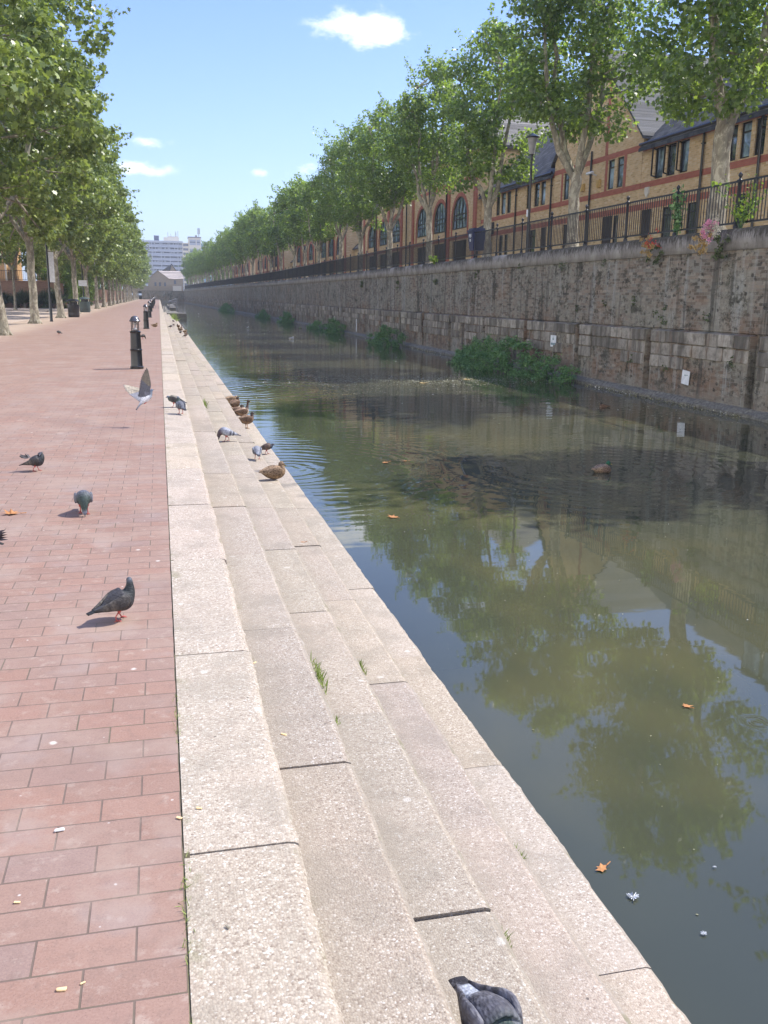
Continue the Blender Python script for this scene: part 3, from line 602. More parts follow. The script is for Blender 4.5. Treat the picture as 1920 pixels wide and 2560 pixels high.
b=MB(); b.add([(-.06,-.16,.18),(-.06,.16,.18),(-.06,.16,-.05),(-.06,0,-.22),(-.06,-.16,-.05),(0,-.17,.19),(0,.17,.19),(0,.17,-.05),(0,0,-.24),(0,-.17,-.05)],[(0,1,2,3,4)]+[(i,(i+1)%5,5+(i+1)%5,5+i) for i in range(5)]); tag(b.build('shield_alarm',m_cream,loc=(XF,35.36,5.83)),'cream shield shaped alarm box above the dark front door','alarm box')
b=MB(); b.bar((0,0,0),(-.35,-.1,.08),.05); b.tube([(-.28,-.25,.1),(-.40,.15,.06)],[.055,.06],10); tag(b.build('security_camera',m_white,loc=(XF,40.12,7.02)),'small white security camera on an arm beside the drainpipe','camera')
h4=simple_house('terraced_house',44.78,55.6,[(45.82,46.42),(46.62,47.28),(47.76,48.36)]+[(50.66,51.26),(51.48,52.18),(52.40,53.0)],[(46.9,47.7,0),(50.9,51.5,0),(51.75,52.35,0)],[(45.5,46.2)],'yellow brick house with a dark slate roof and dormer behind the lamp post',pipes=(44.97,49.76),dorm=(44.95,46.4))
b=MB(); b.add([(XF-1.1,53.2,5.35),(XF-1.1,54.8,5.35),(XF-.01,54.8,5.95),(XF-.01,53.2,5.95),(XF-1.1,53.2,5.25),(XF-1.1,54.8,5.25),(XF-.01,54.8,5.25),(XF-.01,53.2,5.25)],[(0,1,2,3),(0,4,5,1),(0,3,7,4),(1,5,6,2),(4,7,6,5)]); b.box(XF-1.05,XF-.95,53.3,53.4,G,5.25); b.build('porch_roof',m_slate,h4)
# arched building, built around its own origin then repeated along the canal
def arched_building(label):
    t=empty('arched_building',(XF,55.7,0),0,label,'building')
    X=-.25; Wd=32.6; zt=10.6; arch=[3.35,7.75,12.2,20.2,24.6,29.1]
    ops=[(c-1.55,c+1.55,5.92,7.95,6.55) for c in arch]+[(c-1.45,c+1.45,G+.02,5.2) for c in arch]
    for c in arch: ops+=[(c-1.0+.7*i,c-.45+.7*i,9.05,10.1) for i in range(3)]
    b=MB(); facade(b,0,Wd,G,zt,X,ops,.16)
    for y in (0,Wd): b.add([(X,y,G),(X+10,y,G),(X+10,y,zt),(X,y,zt)],[(0,1,2,3)])
    b.build('wall',m_yellow,t)
    b=MB(); 
    band(b,X,0,Wd,8.75,8.97); band(b,X,0,Wd,5.28,5.55)
    for s_ in (0,5.45,14.5,18.0,22.4,26.9,Wd-.6): b.box(X-.10,X+.03,s_,s_+.5,G,8.748)
    for c in arch:
        n=14
        for k in range(n):
            a0,a1=math.pi*k/n,math.pi*(k+1)/n; V=[]
            for xx in (X-.03,X+.02):
                for a,rr_ in ((a0,1.55),(a1,1.55),(a1,1.80),(a0,1.80)): V.append((xx,c+rr_*math.cos(a),6.55+(1.4+rr_-1.55)*math.sin(a)))
            b.add(V,[(0,1,2,3),(0,1,5,4),(3,2,6,7)])
        b.box(X-.03,X+.02,c-1.8,c-1.55,5.55,6.55); b.box(X-.03,X+.02,c+1.55,c+1.8,5.55,6.55)
    b.build('red_brick_trim',m_red,t)
    for c in arch: window(t,X,c-1.55,c+1.55,5.92,7.95,spring=6.55,name='arched_window',glass=m_glassblue)
    for c in arch:
        for i in range(3): window(t,X,c-1.0+.7*i,c-.45+.7*i,9.05,10.1,glass=m_glassblue)
        b=MB(); b.box(X+.10,X+.15,c-1.45,c+1.45,G+.02,5.2)
        for i in range(9): b.box(X+.085,X+.10,c-1.4+.32*i,c-1.4+.32*i+.26,G+.1,5.1)
        b.build('garage_door',m_door,t)
    for y in (5.9,10.0,16.3,27.4): b=MB(); b.tube([(X-.16,y,G),(X-.16,y,zt)],.055,8); b.build('drainpipe',m_black,t)
    b=MB(); D=10; over=.4; h=4.2
    V=[(X-over,-over,zt),(X-over,Wd+over,zt),(X+D/2,Wd-4,zt+h),(X+D/2,4,zt+h),(X+D+over,-over,zt),(X+D+over,Wd+over,zt)]; V+=[(x,y,z-.15) for x,y,z in V]
    b.add(V,[(0,3,2,1),(4,5,2,3),(0,4,3),(1,2,5),(6,7,11,10),(0,1,7,6),(0,6,10,4),(1,5,11,7)]); b.build('roof',m_tile,t)
    return t
ab=arched_building('tall yellow brick building with arched windows next to the slate roofed terrace')
for i,(yy,lb) in enumerate([(97,'second arched brick building along the canal, seen through the plane trunks'),(139,'third arched brick building along the canal, mostly behind crowns'),(181,'farthest arched brick building, hidden behind the distant crowns')]):
    c=copy_tree(ab); c['label']=lb; c.location=(wx(yy)+7.1,yy,0); c.rotation_euler=(0,0,math.atan2(wx(yy)-wx(yy+32),32))
    for q in (ab,c): q['group']='arched buildings along the canal'
for i,(ya,yb) in enumerate([(88.4,96.9),(129.8,138.8)]):
    t=empty('link_house',(wx(ya)-12.4,0,0),0,['low link house with a slate roof between the first two arched buildings','low link house between the second and third arched buildings'][i],'house','low link houses')
    b=MB(); facade(b,ya,yb,G,6.6,XF+.6,[(ya+1,ya+2.2,3.6,5.2),(ya+5,ya+6,3.6,5.2)]); b.build('wall',m_yellow,t); window(t,XF+.6,ya+1,ya+2.2,3.6,5.2); window(t,XF+.6,ya+5,ya+6,3.6,5.2); roof_slab(t,XF+.6,ya,yb,6.6)
# ------------------------------------------------------------------ foliage
LEAF=np.array([(0,-.5,0),(.16,-.34,.02),(.48,-.30,-.05),(.30,-.06,.03),(.40,.22,-.04),(.14,.18,.02),(0,.52,-.05),(-.14,.18,.02),(-.40,.22,-.04),(-.30,-.06,.03),(-.48,-.30,-.05),(-.16,-.34,.02)])
LEAF6=np.array([(0,-.5,0),(.42,-.22,-.05),(.32,.2,.02),(0,.5,-.04),(-.32,.2,.02),(-.42,-.22,-.05)])
LEAF4=np.array([(0,-.5,0),(.34,0,.04),(0,.5,0),(-.34,0,.04)])
BLADE=np.array([(-.06,0,0),(.06,0,0),(.03,.6,.05),(0,1,.16),(-.03,.6,.05)])
def leaf_mesh(name,P,Nn,size,shape,tint,mat,rng,spin=None):
    N=len(P); Nn=Nn/np.linalg.norm(Nn,axis=1,keepdims=True)
    a=rng.normal(size=(N,3)) if spin is None else spin; A=np.cross(Nn,a); A/=np.linalg.norm(A,axis=1,keepdims=True)+1e-9; B=np.cross(Nn,A)
    k=len(shape); V=(P[:,None,:]+size[:,None,None]*(A[:,None,:]*shape[None,:,0:1]+B[:,None,:]*shape[None,:,1:2]+Nn[:,None,:]*shape[None,:,2:3])).reshape(-1,3)
    me=bpy.data.meshes.new(name); me.vertices.add(N*k); me.vertices.foreach_set('co',V.ravel().astype('f'))
    me.loops.add(N*k); me.loops.foreach_set('vertex_index',np.arange(N*k,dtype='i')); me.polygons.add(N); me.polygons.foreach_set('loop_start',np.arange(N,dtype='i')*k); me.polygons.foreach_set('loop_total',np.full(N,k,dtype='i'))
    me.update(calc_edges=True); at=me.attributes.new('tint','FLOAT','FACE'); at.data.foreach_set('value',tint.astype('f')); me.materials.append(mat); return me
def clumps(rng,cent,rad,per,flat=.75,shell=.55,up=.55):
    """points spread through clump volumes; returns positions and outward normals"""
    P=[];N=[]
    for c,r_ in zip(cent,rad):
        n=max(6,int(per*rng.uniform(.7,1.3)*(r_/.8)**2)); d=rng.normal(size=(n,3)); d/=np.linalg.norm(d,axis=1,keepdims=True)
        q=r_*(shell+(1-shell)*rng.random((n,1)))*rng.uniform(.75,1.15,(n,1)); p=d*q; p[:,2]*=flat; p[:,2]-=.10*(p[:,0]**2+p[:,1]**2)/r_
        P.append(c+p); nn=d*.7+rng.normal(size=(n,3))*.6; nn[:,2]+=up; N.append(nn)
    return np.concatenate(P),np.concatenate(N)
def plane_tree(seed,leafmat,H=10.5,fork=2.5,base=3.4,rx=2.8,ry=4.3,tr=.25,nl=70,per=190,leaf=.17,shape=LEAF,lean=0,nlimb=4,low=0):
    """returns (trunk mesh, crown mesh) standing at the origin"""
    rng=np.random.default_rng(seed); rr=random.Random(seed); b=MB(); n=14
    pts=[];rad=[]
    for i in range(9):
        t=i/8; pts.append((lean*t+rr.uniform(-.03,.03),rr.uniform(-.04,.04),-.15+(fork+.15)*t)); rad.append(tr*(1.55 if i==0 else 1.16 if i==1 else 1.0-.10*t)*(1.05 if i==8 else 1))
    b.tube(pts,rad,n,False,seed=seed,flute=.07); top=Vector(pts[-1])
    for k in range(6): a=k*1.05+rr.uniform(-.3,.3); b.tube([(0,0,.45),(math.cos(a)*tr*1.0,math.sin(a)*tr*1.0,.14),(math.cos(a)*tr*2.0,math.sin(a)*tr*2.0,-.06)],[tr*.55,tr*.38,tr*.15],6,False)
    limbs=[]
    for k in range(nlimb):
        a=6.283*k/nlimb+rr.uniform(-.5,.5)+seed; sp=rr.uniform(.45,.8); hh=H-fork-rr.uniform(.9,2.2)
        ex=math.cos(a)*rx*sp; ey=math.sin(a)*ry*sp; P=[top-Vector((0,0,.25))]; rl=[tr*.56]
        for j in range(1,7):
            t=j/6; q=t**.62; P.append(top+Vector((ex*q+rr.uniform(-.14,.14),ey*q+rr.uniform(-.14,.14),hh*t**1.15))); rl.append(tr*.50*(1-t)**.8+.022)
        b.tube(P,rl,8,False,seed=seed+k,flute=.05); limbs.append(P)
    cent=[];rad=[]
    tries=0
    while len(cent)<nl and tries<4000:
        tries+=1; z=rng.uniform(base,H); t=(z-base)/(H-base); e=(math.sin(math.pi*min(1,(t*.86+.12)))**.55)
        a=rng.uniform(0,6.283); q=math.sqrt(rng.uniform(.12,1)); c=np.array([math.cos(a)*rx*q*e,math.sin(a)*ry*q*e,z+rng.uniform(-.3,.3)])
        r_=rng.uniform(.42,.92)*(.85 if t>.8 else 1)
        if any(np.linalg.norm((c-d)*(1,1,1.2))<.55 for d in cent): continue
        cent.append(c); rad.append(r_)
    for i in range(low): a=rng.uniform(0,6.283); cent.append(np.array([math.cos(a)*rx*.5,math.sin(a)*ry*.5,base-rng.uniform(.2,.9)])); rad.append(rng.uniform(.35,.55))
    for c in cent[::2]:
        best=min(((Vector(c)-p).length,p) for P in limbs for p in P[1:]); p=best[1]; cv=Vector(c); mid=(p+cv)/2+Vector((rr.uniform(-.2,.2),rr.uniform(-.2,.2),-.1)); b.tube([p,mid,cv],[.05,.03,.012],5,False)
    # thin shoots that break the outline
    sh=[]; 
    for i in range(int(nl*1.1)):
        c=cent[rng.integers(len(cent))]; d=np.array([c[0]/rx,c[1]/ry,.55*rng.random()+.1]); d/=np.linalg.norm(d)+1e-6; d+=rng.normal(size=3)*.3; L=rng.uniform(.6,1.35)
        m_=int(max(4,per*.06)); tt=rng.random((m_,1)); sh.append(c+d*L*(.45+.65*tt)+rng.normal(size=(m_,3))*.07)
    P,N=clumps(rng,cent,rad,per); sh=np.concatenate(sh); P=np.concatenate([P,sh]); nn=rng.normal(size=sh.shape); nn[:,2]+=.6; N=np.concatenate([N,nn])
    N[:,2]=np.where(N[:,2]<0,N[:,2]*.6,N[:,2])
    tint=np.clip(rng.normal(.42,.27,len(P)),0,1); tint[rng.random(len(P))<.05]=1
    cm=leaf_mesh('crown',P,N,leaf*rng.uniform(.6,1.35,len(P)),shape,tint,leafmat,rng)
    tm=bpy.data.meshes.new('trunk'); tm.from_pydata(b.v,[],b.f); tm.polygons.foreach_set('use_smooth',[True]*len(tm.polygons)); tm.materials.append(m_bark)
    return tm,cm
ORD=['first','second','third','fourth','fifth','sixth','seventh','eighth','ninth','tenth','eleventh','twelfth','thirteenth','fourteenth','fifteenth','sixteenth','seventeenth','eighteenth','nineteenth','twentieth','twenty first','twenty second','twenty third','twenty fourth','twenty fifth','twenty sixth','twenty seventh','twenty eighth','twenty ninth','thirtieth','thirty first','thirty second','thirty third']
def place_tree(ms,x,y,z,rz,sc,label,group,name='plane_tree'):
    t=empty(name,(x,y,z),rz,label,'tree',group); t.scale=sc; link('trunk',ms[0],None,t); link('crown',ms[1],None,t); return t
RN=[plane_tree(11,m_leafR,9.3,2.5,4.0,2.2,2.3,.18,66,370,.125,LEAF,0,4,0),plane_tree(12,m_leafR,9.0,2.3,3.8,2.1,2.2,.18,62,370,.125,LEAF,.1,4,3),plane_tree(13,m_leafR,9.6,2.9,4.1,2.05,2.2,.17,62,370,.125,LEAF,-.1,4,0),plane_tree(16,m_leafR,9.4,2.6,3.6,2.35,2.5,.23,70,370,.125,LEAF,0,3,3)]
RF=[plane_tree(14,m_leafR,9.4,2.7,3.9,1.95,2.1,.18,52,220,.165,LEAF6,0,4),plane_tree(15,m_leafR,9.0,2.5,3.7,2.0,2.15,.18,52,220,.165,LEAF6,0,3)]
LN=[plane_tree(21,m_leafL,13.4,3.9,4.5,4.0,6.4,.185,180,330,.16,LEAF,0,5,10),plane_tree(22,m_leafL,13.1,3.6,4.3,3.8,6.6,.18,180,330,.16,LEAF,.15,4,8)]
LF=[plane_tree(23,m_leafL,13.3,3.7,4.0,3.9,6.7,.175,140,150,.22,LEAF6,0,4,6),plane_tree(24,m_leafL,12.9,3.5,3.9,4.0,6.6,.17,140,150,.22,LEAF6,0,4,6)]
ry=[12.7,21.3,29.85,38.5,46.9,55.5,64.2,72.4,80.9,89.4,97.6]
while ry[-1]<284: ry.append(ry[-1]+8.6)
rr=random.Random(31)
for i,y in enumerate(ry):
    ms=RN[[1,3,0,1,2,0,1,2][i]] if i<8 else RF[i%2]; rz=[.4,2.6,0.15,3.3,.2,2.9,.1,3.0][i] if i<8 else rr.choice([0,math.pi])+rr.uniform(-.25,.25)
    s=[.98,1.02,1.03,1.0,1.0,1.0,1.04,1.0][i] if i<8 else rr.uniform(.88,1.08); th=[1.0,1.0,1.05,1,.97,.97,1.0,1][i] if i<8 else 1
    lb=f'{ORD[i-1]} plane tree behind the canal railing, counted from the right' if i>0 else 'plane tree whose leaves poke in at the top right corner'
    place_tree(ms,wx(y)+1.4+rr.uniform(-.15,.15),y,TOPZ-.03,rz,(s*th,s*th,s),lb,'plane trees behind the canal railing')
ly=[22.5,35.4,49,60.4,73.6,86.1,98.3]
while ly[-1]<280: ly.append(ly[-1]+12.4)
for i,y in enumerate(ly):
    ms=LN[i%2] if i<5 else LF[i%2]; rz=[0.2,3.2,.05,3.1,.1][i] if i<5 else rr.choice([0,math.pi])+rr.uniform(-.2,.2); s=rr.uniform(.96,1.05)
    if i==1: s=1.06
    x=[-6.1,-5.5,-6.05,-5.92,-6.1,-6.16,-6.1][i] if i<7 else -6.1+rr.uniform(-.1,.1)
    lb=f'{ORD[i-1]} plane tree of the left paving row, counted from the left edge' if i>0 else 'nearest plane tree on the left, only its overhanging crown in view'
    place_tree(ms,x,y,0,rz,(s,s*(.93 if i else .8),s),lb,'plane trees along the left paving')
for i,(x,y,s) in enumerate([(-13.5,72,1.0),(-12.4,88,1.05),(-19,84,.9),(-11.5,108,1.0),(-13,128,1.1),(-12,150,1.1)]):
    place_tree(LF[i%2],x,y,0,i*1.7,(s,s*.6,s),['dark tree standing behind the left row near the brick building','tree in front of the raised brick terrace','tree beyond the left edge behind the first trunks','tree beside the end of the brick terrace','tree behind the far left trunks','farthest tree of the second left row'][i],'trees behind the left row','shade_tree')
for i,(x,y,s) in enumerate([(21,222,1.0),(19.5,240,1.1),(18,258,1.0),(17,275,1.1),(24,250,1.2)]):
    place_tree(LF[i%2],x,y,3.0,i*1.3,(s,s*.9,s*.62),f'{ORD[i]} broad tree beyond the farthest arched building','trees beyond the arched buildings','shade_tree')
# ------------------------------------------------------------------ herbs, weeds and bushes
def herb_clump(name,boxes,n,leaf,mat,label,cat,seed,group=None,shape=LEAF6,stems=True,loc=(0,0,0)):
    rng=np.random.default_rng(seed); cent=[];rad=[]
    for (x,y,z,sx,sy,sz,k) in boxes:
        for i in range(k):
            d=rng.normal(size=3)*.42; c=np.array([x+d[0]*sx,y+d[1]*sy,max(.08,z+d[2]*sz)]); cent.append(c); rad.append(rng.uniform(.22,.45)*min(1.2,sz+.25))
    P,N=clumps(rng,cent,rad,n,.9,.4,.9); P[:,2]=np.maximum(P[:,2],.01); tint=np.clip(rng.normal(.45,.22,len(P)),0,1)
    t=empty(name,loc,0,label,cat,group); me=leaf_mesh('foliage',P,N,leaf*rng.uniform(.6,1.4,len(P)),shape,tint,mat,rng); link('foliage',me,None,t)
    if stems:
        b=MB()
        for c in cent[::7]: b.tube([(c[0]*1.0,c[1],0),(c[0],c[1],c[2])],[.010,.004],4,False)
        tag(b.build('stem',m_herb,t),kind='stuff')
    return t
def bank(y0,y1,x0,hgt,seed,label,dens=1.0,far=False):
    rng=np.random.default_rng(seed); bx=[]; cy=(y0+y1)/2; L=y1-y0; k=max(3,int(L/1.1)); xw=wx(cy)-.35
    for i in range(k):
        y=-L/2+L*(i+.5)/k; e=math.sin(math.pi*(i+.5)/k)**.5; wdt=(xw-x0)*e
        hh=hgt*e*rng.uniform(.8,1.15)
        for lv in range(3): bx.append((-wdt*(.60-.17*lv),y,hh*(.12+.33*lv),wdt*(.50-.12*lv),.75,hh*.22,int(9*dens)))
    return herb_clump('waterside_bush',bx,900 if not far else 600,.055 if not far else .085,m_herb,label,'bush',seed,'green bushes along the foot of the canal wall',LEAF6 if not far else LEAF4,True,(xw,cy,ZW-.03))
bank(24.9,36.0,10.5,1.12,41,'large green bush at the foot of the wall, nearest to the camera',1.6)
bank(44.2,49.6,10.3,1.0,42,'second green bush along the wall, rounded, beside washed up litter',1.4)
bank(60.5,66.0,10.9,1.15,43,'third bush along the wall, bluish green',1.1,True)
bank(67.8,72.5,10.7,.75,44,'fourth low green bush along the wall',1.1,True)
bank(84,91,10.8,1.05,45,'fifth bush along the wall, dark and upright',1.0,True)
bank(102,111,10.5,.85,46,'sixth bush along the wall, low and wide',.9,True)
bank(138,158,8.9,1.3,47,'farthest dark bush at the foot of the wall',.7,True)
def weed(name,loc,size,n,mat,label,cat,seed,drop=0,shape=LEAF4,leaf=.06,group=None,flowers=None):
    rng=np.random.default_rng(seed); t=empty(name,loc,0,label,cat,group); cent=[];rad=[]
    for i in range(n):
        q=rng.random(); cent.append(np.array([-abs(rng.normal())*size*.25,rng.normal()*size*.35,(-q*size*1.1 if drop else q*size)])); rad.append(size*.28)
    P,N=clumps(rng,cent,rad,1300,.9,.2,.4); P[:,0]=np.minimum(P[:,0],-.01) if drop else P[:,0]
    me=leaf_mesh('foliage',P,N,leaf*rng.uniform(.6,1.4,len(P)),shape,np.clip(rng.normal(.45,.25,len(P)),0,1),mat,rng); link('foliage',me,None,t)
    if flowers:
        for nm,fm,offs,cnt in flowers:
            b=MB(); cs=rng.normal(size=(12,3))*np.array([.06,.15,.11])+np.array(offs); q=cs[rng.integers(12,size=cnt)]+rng.normal(size=(cnt,3))*.030
            for p in q:
                s=rng.uniform(.010,.021); a=rng.uniform(0,3); b.add([(p[0]+s*math.cos(a),p[1]+s*math.sin(a),p[2]-s),(p[0]-s*math.cos(a),p[1]-s*math.sin(a),p[2]-s*.6),(p[0]-s*.4,p[1],p[2]+s),(p[0]+s,p[1]+s,p[2]+s*.5)],[(0,1,2,3),(0,2,3)])
            tag(b.build(nm,fm,t),kind='stuff')
    return t
weed('valerian',(12.32,18.75,2.95),.42,9,m_weed,'large valerian with pink flowers and dry seedheads hanging over the wall top','plant',51,1,leaf=.07,group='flowering plants on the wall',flowers=[('pink_flower',m_pink,(-.34,.12,.12),520),('seedhead',m_dry,(-.34,.42,-.14),560),('pale_flower',m_cream,(-.34,-.05,.06),420)])
weed('valerian',(12.33,21.5,2.85),.36,8,m_weed,'smaller valerian with coral flowers on the wall top','plant',52,1,leaf=.065,group='flowering plants on the wall',flowers=[('coral_flower',m_redfl,(-.27,-.08,.10),120),('seedhead',m_dry,(-.27,.16,.02),420)])
for i,(y,z,s) in enumerate([(24.5,2.7,.3),(27.2,2.75,.42),(31.0,2.7,.3),(22.6,1.65,.32),(21.2,1.35,.5),(24.4,1.5,.26),(26.2,1.35,.2),(19.2,1.3,.3),(35.5,2.6,.35),(41,2.5,.45),(48,2.4,.5),(57,2.45,.6),(17.9,.35,.3),(20.6,.05,.28),(22.4,.1,.25)]):
    weed('wall_weed',(12.38 if z>.8 else 12.25,y,z),s*.7,6,m_weed,['tuft of weeds under the coping between two water stains','hanging weed clump under the coping left of the coral flowers','small weed tuft below the lamp post on the wall','green creeper on the brickwork under the coral flowers','dark creeper patch spreading above the stone course','small fern left of the dark creeper patch','tiny fern on the bare brick above the white notice','dark weed on the brickwork near the right edge','weed tuft hanging below the navy bin','weed clump on the wall beside the second bush','weed clump high on the wall right of the white marker','wide weed fringe on the distant wall','weed growing from a stone joint near the right edge','dry weed beside the white board on the wall','weed in the recessed slot right of the notice'][i],'weed',60+i,1,leaf=.05+.02*(y>33),group='weeds growing on the canal wall')
def stalks(name,loc,n,h,sp,mat,label,seed,leafy=.07):
    rng=np.random.default_rng(seed); t=empty(name,loc,0,label,'plant',None); b=MB(); P=[]
    for i in range(n):
        dx,dy=rng.normal(size=2)*sp; hh=h*rng.uniform(.6,1.1); b.tube([(0,dy*.15,0),(dx*.5,dy*.6,hh*.55),(dx,dy,hh)],[.008,.006,.003],4,False)
        for k in range(26): q=rng.uniform(.15,1); P.append(np.array([dx*q,dy*q,hh*q])+rng.normal(size=3)*.045)
    tag(b.build('stem',m_herb,t),kind='stuff'); P=np.array(P); N=rng.normal(size=P.shape); N[:,2]+=.3; link('foliage',leaf_mesh('foliage',P,N,leafy*rng.uniform(.6,1.4,len(P)),LEAF4,np.clip(rng.normal(.5,.25,len(P)),0,1),mat,rng),None,t); return t
stalks('tall_weed',(12.5,21.05,TOPZ-.02),9,1.15,.14,m_herb,'tall upright green weed growing against the second railing post',81,.10)
stalks('tall_weed',(12.45,18.4,TOPZ-.02),10,1.0,.42,m_bright,'pale spreading shrub growing on the coping at the right railing post',82,.09)
stalks('tall_weed',(12.3,41.2,TOPZ-.05),6,.35,.2,m_bright,'small pale weed on the coping left of the navy bin',83,.09)
def grass_tuft(loc,n,h,ln,label,seed):
    rng=np.random.default_rng(seed); P=np.zeros((n,3)); P[:,0]=rng.normal(size=n)*.007; P[:,1]=rng.uniform(-ln/2,ln/2,n)*np.sqrt(rng.random(n)); N=rng.normal(size=(n,3)); N[:,2]*=.25
    t=empty('grass_tuft',loc,0,label,'grass tuft','grass tufts in the step joints')
    # blade: B axis roughly up
    A=rng.normal(size=(n,3)); A[:,2]*=.2; up=np.tile([0,0,1.],(n,1))+rng.normal(size=(n,3))*.45; Nn=np.cross(A,up)
    sp=np.cross(up,Nn)
    me=leaf_mesh('blades',P,Nn,h*rng.uniform(.5,1.3,n),BLADE,np.clip(rng.normal(.5,.25,n),0,1),m_grass,rng,spin=-up)
    tag(link('blades',me,None,t),kind='stuff'); return t
for i,(x,y,z,n,h,ln) in enumerate([(2*T+.080,4.28,-2*RS,70,.052,.50),(3*T+.085,4.78,-3*RS,60,.05,.2),(3*T+.075,2.45,-3*RS,34,.045,.10),(4*T+.09,3.15,-4*RS,40,.05,.10),(2*T+.06,15.9,-2*RS,40,.13,.7),(.003,2.05,0,50,.022,.5),(.003,1.5,0,60,.025,.4),(.003,3.1,0,40,.02,.5),(4*T,84,-4*RS+.0,200,.6,6),(2*T+.07,3.75,-2*RS,30,.03,.12)]):
    grass_tuft((x,y,z),n,h,ln,['long line of bright grass along the inner edge of the third step','pale grass tuft with a withered leaf on the fourth step','grass tuft at the open joint near the bottom pigeon','small grass tuft at the joint of the lowest step','broad green weed on the steps beyond the ducks','moss and grass between bricks and slab beside the open joint','moss between bricks and slab at the bottom edge','thin moss line between bricks and slab','yellow green weeds at the far end of the steps','tiny dark weed below the bright grass line'][i],90+i)
# ------------------------------------------------------------------ street furniture
def bollard():
    t=empty('bollard',(0,0,0)); b=MB()
    b.lathe([(.135,0),(.135,.045),(.122,.055),(.118,.07),(.112,.36),(.122,.37),(.124,.395),(.110,.405),(.100,.72),(.108,.73),(.112,.755),(.095,.765),(.07,.77)],24); b.build('column',m_black,t,angle=35)
    b=MB()
    for k in range(4): a=k*math.pi/2+.6; b.tube([(.085*math.cos(a),.085*math.sin(a),.765),(.085*math.cos(a),.085*math.sin(a),.96)],.009,6)
    b.build('lantern_post',m_black,t)
    b=MB(); b.lathe([(.02,.765),(.05,.79),(.055,.80),(.018,.83),(.016,.88),(.035,.90),(.035,.93),(.012,.95)],12); b.build('lamp',m_lampglass,t,angle=40)
    b=MB(); b.lathe([(.08,.945),(.108,.955),(.112,.97),(.098,.985),(.088,1.01),(.07,1.04),(.04,1.062),(.005,1.07)],24); b.build('cap',m_steel,t,angle=50); return t
bo=bollard()
for i,(x,y) in enumerate([(-.50,19.6),(-.60,42.6),(-.64,63.5),(-.72,85),(-.72,106),(-.72,127),(-.74,148),(-.76,169)]):
    o=bo if i==0 else copy_tree(bo); o.location=(x,y,0); o.rotation_euler=(0,0,i*.3)
    tag(o,('nearest black lantern bollard on the brick paving' if i==0 else f'{ORD[i]} black lantern bollard along the paving edge, counted from the camera'),'bollard','lantern bollards along the steps')
def lamp_post(loc,h,label,banner=False,pole_r=.055,sign=None,grp=None,rz=0):
    t=empty('lamp_post',loc,rz,label,'lamp post',grp); b=MB()
    b.lathe([(.09,0),(.09,.05),(.075,.08),(.075,1.15),(.06,1.2),(pole_r,1.22),(pole_r*.75,h-.75),(.06,h-.74),(.065,h-.70),(.02,h-.69)],12); b.build('pole',m_black,t,angle=35)
    b=MB(); b.lathe([(.09,h-.69),(.10,h-.62),(.185,h-.13),(.16,h-.12)],16); b.build('lantern',m_lampglass,t,angle=35)
    b=MB(); b.lathe([(.17,h-.14),(.25,h-.12),(.25,h-.095),(.17,h-.05),(.06,h+.02),(.02,h+.04)],20); b.build('canopy',m_black,t,angle=50)
    if banner:
        b=MB(); b.box(.06,.32,-.01,.01,2.05,3.6); b.build('banner',m_white,t); b=MB(); b.bar((.04,0,3.62),(.34,0,3.62),.02); b.bar((.04,0,2.03),(.34,0,2.03),.02); b.build('banner_arm',m_black,t)
    if sign: b=MB(); b.box(*sign); b.build('sign',m_white,t)
    return t
lamp_post((13.6,33.4,TOPZ-.03),4.35,'tall black lamp post with flared lantern in front of the slate roofed house',sign=(-.08,-.07,-.07,.07,1.45,1.7),grp='lamp posts behind the railing')
lamp_post((13.6,58.8,TOPZ-.03),4.35,'black lamp post before the arched building, partly hidden by leaves',grp='lamp posts behind the railing')
lamp_post((wx(110)+1.2,110,TOPZ-.03),4.35,'distant black lamp post behind the railing beyond the link house',grp='lamp posts behind the railing')
lamp_post((-5.66,52.6,0),6.2,'black lamp post with a white banner among the left trees',True,grp='lamp posts in the left row')
lamp_post((-6.3,84.1,0),6.0,'black lamp post with a small square sign farther along the left row',sign=(-.35,.35,-.12,-.09,2.1,2.6),grp='lamp posts in the left row')
def litter_bin(loc,label,mat,r_=.28,h=1.0,name='litter_bin',domed=True,mark=False,square=False):
    t=empty(name,loc,0,label,'bin'); b=MB(); n=4 if square else 20
    b.lathe([(r_*.92,0),(r_*.95,.05),(r_,.08),(r_,h*.62),(r_*1.04,h*.63),(r_*1.04,h*.68),(r_*.95,h*.69),(r_*.95,h*.70)],n); b.build('body',mat,t,angle=40)
    b=MB()
    for k in range(6): a=k*math.pi/3; b.box(r_*.9*math.cos(a)-.025,r_*.9*math.cos(a)+.025,r_*.9*math.sin(a)-.025,r_*.9*math.sin(a)+.025,h*.70,h*.86)
    b.lathe([(r_*.7,h*.69),(r_*.7,h*.84)],n); b.build('aperture',m_black,t); b=MB(); b.lathe([(r_*1.02,h*.86),(r_*1.05,h*.9),(r_*.8,h*.97),(r_*.3,h),(.01,h*1.005)],n); b.build('lid',mat,t,angle=50)
    b=MB()
    for z in (.16,.22): b.lathe([(r_+.004,h*z),(r_+.004,h*z+.02)],n)
    b.build('band',m_steel,t); return t
litter_bin((-5.35,62.6,0),'round black litter bin with pale bands beside the third left trunk',m_black,.36,1.15)
litter_bin((-5.9,79.5,0),'dark grey green litter bin behind the second left lamp post',plain('green_grey_bin',(.05,.075,.075),.5),.42,1.2,'street_bin')
